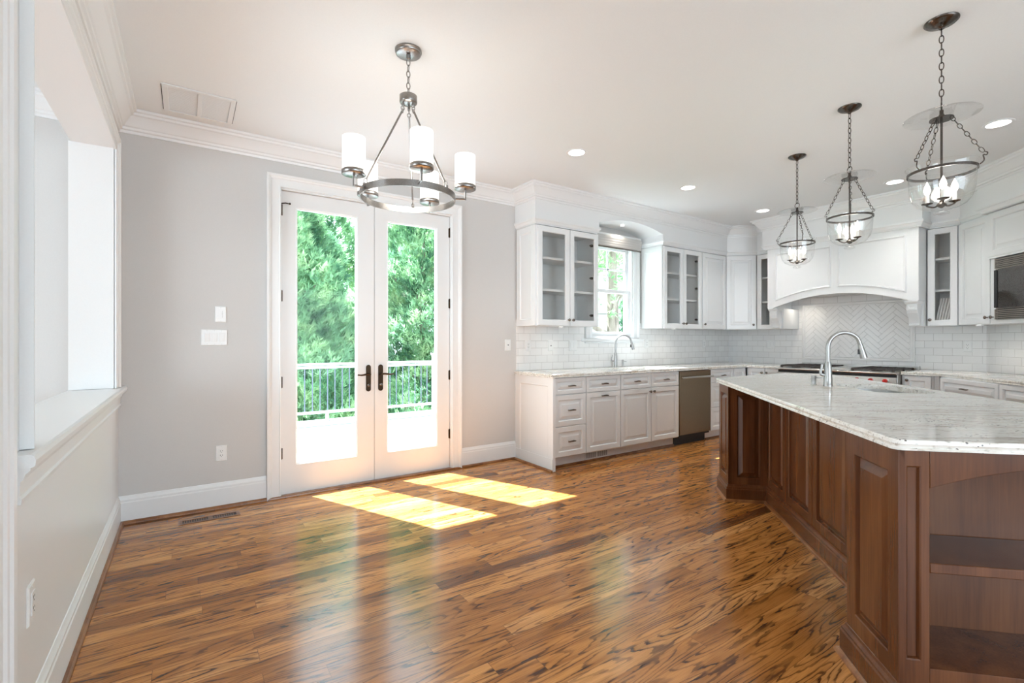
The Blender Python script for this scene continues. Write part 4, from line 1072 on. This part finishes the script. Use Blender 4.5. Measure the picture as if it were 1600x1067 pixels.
def pendant(label, x, y, ang):
    e = empty('bell_pendant', label, 'pendant light', (x, y, H), ang, 'bell lantern pendants over the island')
    z = lambda v: v - H
    mb = MB(); mb.lathe((0, 0, 0), [(.0665, -.0005), (.0665, -.006), (.060, -.010), (.058, -.014), (.046, -.017), (.044, -.021), (.026, -.026), (.012, -.034), (.009, -.040)][::-1], 28); mb.build('ceiling_canopy', 'lamp_metal', e)
    mb = MB(); chain(mb, (0, 0, -.040), (0, 0, z(2.375)), 11, .0024, .0085); mb.build('chain', 'lamp_metal', e)
    mb = MB(); mb.tube([(.021 * cos(t), 0, z(2.358) + .021 * sin(t)) for t in [2 * pi * k / 20 for k in range(20)]], .0026, 8, closed=True); mb.build('hanging_ring', 'lamp_metal', e)
    mb = MB(); mb.lathe((0, 0, z(2.30)), [(.046, -.006), (.046, 0), (.030, .006), (.013, .010), (.011, .018), (.008, .022), (.008, .040)], 24); cp = mb.build('centre_cap', 'lamp_metal', e)
    mb = MB(); mb.lathe((0, 0, z(2.306)), [(.030, 0), (.10, .006), (.142, .001), (.146, .003), (.142, .006), (.10, .010), (.030, .004)], 40, False, False); mb.build('smoke_disc', 'clear_glass', e)
    mb = MB(); mb.lathe((0, 0, z(1.885)), [(.0048, 0), (.0048, 2.30 - 1.885)], 12); mb.build('stem', 'lamp_metal', e)
    for k in range(3):
        t = 2 * pi * k / 3 + .45; c_, s_ = cos(t), sin(t)
        mb = MB(); chain(mb, (.034 * c_, .034 * s_, z(2.298)), (.145 * c_, .145 * s_, z(2.098)), 9, .0018, .0072); mb.build('side_chain', 'lamp_metal', e)
        mb = MB(); mb.tube(curve3([(.150 * c_, .150 * s_, z(2.098)), (.158 * c_, .158 * s_, z(2.092)), (.155 * c_, .155 * s_, z(2.082)), (.144 * c_, .144 * s_, z(2.085)), (.147 * c_, .147 * s_, z(2.060)), (.133 * c_, .133 * s_, z(2.045))], 4), .0026, 8); mb.build('hook', 'lamp_metal', e)
    mb = MB(); mb.lathe((0, 0, z(2.035)), [(.1275, 0), (.1315, 0), (.1315, .012), (.1275, .012), (.1275, 0)], 40, False, False); mb.build('rim_band', 'lamp_metal', e)
    prof = [(.136, 2.073), (.128, 2.060), (.126, 2.045), (.125, 2.00), (.121, 1.95), (.112, 1.913), (.090, 1.883), (.060, 1.867), (.024, 1.861), (.020, 1.853), (.030, 1.846), (.030, 1.840), (.012, 1.835)]
    mb = MB(); mb.lathe((0, 0, z(0)), prof, 40, False, True)
    mb.lathe((0, 0, z(0)), [(.136, 2.073), (.1385, 2.0725), (.136, 2.071)], 40, False, False); mb.build('glass_bell', 'clear_glass', e)
    mb = MB(); mb.lathe((0, 0, z(1.872)), [(.004, -.002), (.012, .004), (.020, .012), (.016, .020), (.008, .026), (.008, .034)], 18); cl = mb.build('candle_cluster', 'lamp_metal', e)
    for k in range(3):
        t = 2 * pi * k / 3 + 1.2; c_, s_ = cos(t), sin(t); r = .058
        mb = MB(); mb.tube(curve3([(.008 * c_, .008 * s_, z(1.888)), (.03 * c_, .03 * s_, z(1.880)), (r * c_, r * s_, z(1.892)), (r * c_, r * s_, z(1.902))], 4), .0038, 8)
        mb.lathe((r * c_, r * s_, z(1.900)), [(.006, -.004), (.022, .002), (.023, .004), (.008, .006)], 16); mb.build('candle_arm', 'lamp_metal', cl)
        mb = MB(); mb.lathe((r * c_, r * s_, z(1.906)), [(.0085, 0), (.0085, .038)], 14); mb.build('candle_sleeve', 'candle_white', e)
        mb = MB(); mb.lathe((r * c_, r * s_, z(1.9445)), [(.006, 0), (.0125, .014), (.0145, .026), (.011, .042), (.004, .058), (.001, .066)], 14); mb.build('flame_bulb', 'bulb_glow', e)
    point_light(e, (0, 0, z(2.0)), 1.2, .05, (1, .93, .84))
    return e
pendant('clear glass bell pendant, largest and nearest, at upper right', 3.009, .761, .2)
pendant('clear glass bell pendant, middle one over the island', 3.623, 1.383, 1.0)
pendant('clear glass bell pendant, farthest, close to the hood corner', 4.216, 1.993, 1.3)

e = empty('chandelier', 'brushed nickel ring chandelier with five white cylinder shades', 'chandelier', (.971, 2.421, H))
z = lambda v: v - H
mb = MB(); mb.lathe((0, 0, 0), [(.070, -.0005), (.070, -.010), (.066, -.012), (.066, -.020), (.060, -.024), (.012, -.026), (.012, -.045), (.006, -.048)][::-1], 32); mb.build('ceiling_canopy', 'nickel', e)
mb = MB(); chain(mb, (0, 0, -.048), (0, 0, z(2.535)), 6, .0026, .0095); mb.build('chain', 'nickel', e)
mb = MB(); mb.lathe((0, 0, z(2.490)), [(.020, -.002), (.044, 0), (.046, .004), (.046, .038), (.040, .042), (.008, .044), (.008, .052)], 28); hb = mb.build('hub', 'nickel', e)
mb = MB(); ring = [(.243, 1.975), (.2485, 1.975), (.2485, 2.008), (.243, 2.008)]
mb.lathe((0, 0, z(0)), ring + [ring[0]], 72, False, False); mb.build('ring', 'nickel', e)
for a in (62, 182, 302):
    c_, s_ = cos(radians(a)), sin(radians(a))
    mb = MB(); mb.lathe((.030 * c_, .030 * s_, z(2.462)), [(.005, 0), (.008, .004), (.008, .018), (.004, .026)], 10)
    for q in range(2): mb.tube([(.032 * c_ + (.009 * cos(t)) * (-s_ if q else c_), .032 * s_ + (.009 * cos(t)) * (c_ if q else s_), z(2.455 - .014 * q) + .011 * sin(t)) for t in [2 * pi * k / 14 for k in range(14)]], .0022, 6, closed=True)
    mb.build('rod_link', 'nickel', hb)
    mb = MB(); mb.tube([(.036 * c_, .036 * s_, z(2.438)), (.225 * c_, .225 * s_, z(2.045))], .0052, 12); mb.build('rod', 'nickel', e)
    mb = MB(); mb.tube([(.230 * c_ + .009 * cos(t) * c_, .230 * s_ + .009 * cos(t) * s_, z(2.033) + .014 * sin(t)) for t in [2 * pi * k / 14 for k in range(14)]], .0022, 6, closed=True)
    mb.box(.236 * c_ - .006, .236 * c_ + .006, .236 * s_ - .006, .236 * s_ + .006, z(2.006), z(2.024)); mb.build('ring_eyelet', 'nickel', e)
for k in range(5):
    a = radians(44 + 72 * k); c_, s_ = cos(a), sin(a); r = .300
    mb = MB(); mb.tube([(.249 * c_, .249 * s_, z(1.992)), (r * c_, r * s_, z(1.992))], .0052, 8); mb.tube([(r * c_, r * s_, z(1.987)), (r * c_, r * s_, z(2.040))], .0058, 8); am = mb.build('arm', 'nickel', e)
    mb = MB(); mb.lathe((r * c_, r * s_, z(2.039)), [(.010, 0), (.054, .002), (.0575, .004), (.0575, .022), (.055, .024)], 28); mb.build('shade_cup', 'nickel', am)
    mb = MB(); mb.lathe((r * c_, r * s_, z(2.0635)), [(.050, 0), (.0545, 0), (.0550, .160), (.0500, .160), (.0495, .006)], 32, False, False); mb.build('glass_shade', 'frosted_shade', e)
    mb = MB(); mb.lathe((r * c_, r * s_, z(2.0635)), [(.012, 0), (.014, .03), (.026, .06), (.028, .085), (.018, .105), (.004, .112)], 16); mb.build('bulb', 'soft_bulb_glow', e)
point_light(e, (0, 0, z(2.12)), 4, .12, (1, .94, .86))

# ceiling downlights
for lab, x, y in (('round recessed ceiling light nearest the chandelier', 2.636, 2.961), ('round recessed ceiling light in front of the window valance', 4.171, 3.015),
                  ('round recessed ceiling light by the corner cabinet', 5.645, 3.054), ('round recessed ceiling light between middle and nearest pendants', 5.680, 1.785),
                  ('round recessed ceiling light right of the nearest pendant', 4.764, .895)):
    e = empty('recessed_light', lab, 'ceiling light', (x, y, H), group='recessed ceiling lights')
    mb = MB(); mb.lathe((0, 0, 0), [(.086, -.0005), (.086, -.004), (.080, -.007), (.066, -.004), (.066, -.0005)], 32, False, False); mb.build('trim_ring', 'white_trim', e)
    mb = MB(); mb.lathe((0, 0, -.0035), [(.0655, 0), (.0655, .002)], 28); mb.build('diffuser', 'downlight_glow', e)
    l = bpy.data.lights.new('lamp_light', 'SPOT'); l.energy = 26; l.spot_size = radians(120); l.spot_blend = .9; l.shadow_soft_size = .06; l.color = (1, .98, .95)
    o = bpy.data.objects.new('lamp_light', l); COL.objects.link(o); o.parent = e; o.location = (0, 0, -.02)
# puck lights under the cabinets and over the sink
def puck(lab, x, y, zz, watt, rx=0):
    e = empty('puck_light', lab, 'puck light', (x, y, zz))
    mb = MB(); mb.lathe((0, 0, 0), [(.030, -.0005), (.030, -.008), (.022, -.009), (.022, -.0005)], 20, False, False); mb.build('housing', 'white_trim', e)
    mb = MB(); mb.lathe((0, 0, -.006), [(.0215, 0), (.0215, .002)], 18); mb.build('lens', 'downlight_glow', e)
    l = bpy.data.lights.new('lamp_light', 'SPOT'); l.energy = watt; l.spot_size = radians(150); l.spot_blend = 1.0; l.shadow_soft_size = .03; l.color = (1, .92, .80)
    o = bpy.data.objects.new('lamp_light', l); COL.objects.link(o); o.parent = e; o.location = (0, 0, -.014)
puck('small puck light in the arched soffit over the sink window', 4.23, 3.95, 2.585, 5)
puck('small puck light under the cabinet left of the window', 3.28, 3.93, 1.381, 1.6)
puck('small puck light under the cabinet right of the window', 5.15, 3.93, 1.381, 2.0)
puck('small puck light under the diagonal cabinet by the microwave', *IW((6.245 + 1.30) / S2 , (6.245 - 1.30) / S2), 1.381, 3)
puck('small puck light under the hood, left of the cooktop', 6.50, 3.02, 1.7845, 4)

# ================================================================ plates, registers, grilles
def plate(name, label, cat, org, rz, gangs, tone='plastic_white', group=None):
    """gangs: list of 'rocker'|'outlet'|'slider'|'jack' side by side"""
    e = empty(name, label, cat, org, rz, group); w = .072 + .046 * (len(gangs) - 1); h = .116
    mb = MB(); ring_panel(mb, rect(-w / 2, w / 2, -h / 2, h / 2), [(0, 0), (0, -.002), (.004, -.006), (.006, -.006)]); mb.build('cover_plate', tone, e)
    for k, g_ in enumerate(gangs):
        x = (k - (len(gangs) - 1) / 2) * .046
        if g_ == 'outlet':
            mb = MB(); ring_panel(mb, rect(x - .0165, x + .0165, -.033, .033), [(0, -.0062), (0, -.0085), (.001, -.009)]); r = mb.build('receptacle', tone, e)
            for s in (-.016, .016):
                mb = MB()
                for dx, hh in ((-.0065, .0045), (.0065, .0036)): mb.box(x + dx - .0012, x + dx + .0012, -.0096, -.0091, s + .002 - hh, s + .002 + hh)
                mb.lathe((x, -.0091, s - .008), [(.0024, 0), (.0024, .0005)], 8, tilt=Matrix.Rotation(pi / 2, 4, 'X')); mb.build('slots', 'dark_slot', r)
        elif g_ == 'rocker':
            mb = MB(); P = rect(x - .0165, x + .0165, -.033, .033)
            mb.rings([[(a, -.0062, c) for a, c in P], [(a, -.0090 if c > 0 else -.0072, c) for a, c in P], [(a, -.0115 if c > 0 else -.0075, c) for a, c in inset(P, .0015)]]); mb.build('rocker', tone, e)
        elif g_ == 'slider':
            mb = MB(); mb.box(x - .012, x + .004, -.0085, -.0062, -.020, .020); mb.build('dimmer_button', tone, e)
            mb = MB(); mb.box(x + .009, x + .013, -.0075, -.0062, -.025, .025); mb.box(x + .007, x + .015, -.011, -.0062, .000, .008); mb.build('slider', 'grille_grey', e)
        elif g_ == 'jack':
            mb = MB(); mb.lathe((x, -.0062, 0), [(.005, 0), (.005, .008), (.003, .008)], 12, tilt=Matrix.Rotation(pi / 2, 4, 'X')); mb.build('jack', 'dark_slot', e)
        for s in (-.048, .048):
            mb = MB(); mb.lathe((x, -.0061, s), [(.0028, 0), (.0022, .0012)], 8, tilt=Matrix.Rotation(pi / 2, 4, 'X')); mb.build('screw', 'grille_grey', e)
    return e
TW = WY - .0084
plate('dimmer_switch', 'white single dimmer plate above the triple switch', 'light switch', (.203, WY - .0004, 1.425), 0, ['slider'])
plate('light_switch', 'white triple rocker switch plate left of the french doors', 'light switch', (.163, WY - .0004, 1.255), 0, ['rocker'] * 3)
plate('wall_outlet', 'white outlet on the grey wall above the floor register', 'outlet', (.207, WY - .0004, .401), 0, ['outlet'])
plate('wall_plate', 'small white cable jack plate on grey wall beside the cabinets', 'wall plate', (2.744, WY - .0004, 1.186), 0, ['jack'])
plate('wall_outlet', 'outlet on the tiled backsplash, leftmost under the cabinet', 'outlet', (2.997, TW, 1.178), 0, ['outlet'])
plate('wall_plate', 'white jack plate on the backsplash between outlet and double switch', 'wall plate', (3.301, TW, 1.176), 0, ['jack'])
plate('light_switch', 'white double rocker switch on the backsplash left of the window', 'light switch', (3.625, TW, 1.174), 0, ['rocker'] * 2)
plate('wall_outlet', 'white outlet on the backsplash just right of the window', 'outlet', (4.868, TW, 1.191), 0, ['outlet'])
plate('wall_outlet', 'white outlet on the backsplash near the tiled corner', 'outlet', (6.08, TW, 1.186), 0, ['outlet'])
plate('light_switch', 'white double rocker switch on backsplash left of the cooktop', 'light switch', (WX - .0084, 3.517, 1.174), R9, ['rocker'] * 2)
plate('wall_outlet', 'white outlet on the backsplash right of the cooktop', 'outlet', (WX - .0084, 1.486, 1.172), R9, ['outlet'])
plate('wall_outlet', 'white outlet low on the half wall at the left edge', 'outlet', (LX + .0004, 1.965, .46), pi / 2, ['outlet'])

# wooden floor register
e = empty('floor_register', 'stained wood floor register with dark slots beside the baseboard', 'floor register', (-.05, 3.885, .0))
mb = MB(); W_, D_ = .36, .098
mb.box(0, W_, 0, .020, .0003, .0045); mb.box(0, W_, D_ - .020, D_, .0003, .0045); mb.box(0, .022, .020, D_ - .020, .0003, .0045); mb.box(W_ - .022, W_, .020, D_ - .020, .0003, .0045); mb.box(W_ / 2 - .012, W_ / 2 + .012, .020, D_ - .020, .0003, .0045)
for k in range(10):
    for b in (0, 1): x = .030 + b * .163 + k * .0138; mb.box(x, x + .0045, .020, D_ - .020, .0007, .0020)
mb.build('slotted_frame', 'oak_shoe', e)
mb = MB(); mb.box(.015, W_ - .015, .015, D_ - .015, .0001, .0006); mb.build('dark_opening', 'dark_slot', e)
# ceiling return grille
e = empty('ceiling_vent', 'white rectangular return air grille in the ceiling corner', 'air vent', (.065, 3.745, H))
mb = MB(); mb.M = Matrix.Rotation(pi, 4, 'X')
def hframe(mb, x0, x1, y0, y1, w, z0, z1):
    mb.box(x0, x1, y0, y0 + w, z0, z1); mb.box(x0, x1, y1 - w, y1, z0, z1); mb.box(x0, x0 + w, y0 + w, y1 - w, z0, z1); mb.box(x1 - w, x1, y0 + w, y1 - w, z0, z1)
hframe(mb, -.195, .195, -.210, .210, .030, .0005, .009); mb.box(-.012, .012, -.18, .18, .0005, .009)
mb.build('grille_frame', 'white_trim', e, bevel=.0015)
for a, b in ((-.165, -.012), (.012, .165)):
    mb = MB(); mb.M = Matrix.Rotation(pi, 4, 'X')
    for k in range(26): y = -.178 + k * .0137; mb.rings([[(x, y, .001), (x, y + .009, .0065), (x, y + .0105, .0055), (x, y + .002, .0005)] and [(x, y, .001), (x, y + .009, .0022), (x, y + .0120, .0022), (x, y + .0125, .0008)] for x in (a, b)])
    mb.build('louvre_panel', 'white_trim', e)
mb = MB(); mb.M = Matrix.Rotation(pi, 4, 'X')
for x in (-.199, .1955): mb.box(x, x + .0035, -.19, .19, .0004, .0030)
mb.build('shadow_gap', 'dark_slot', e)
mb = MB(); mb.M = Matrix.Rotation(pi, 4, 'X'); mb.box(-.166, .166, -.181, .181, .0001, .0004); mb.build('backing', 'grille_grey', e)
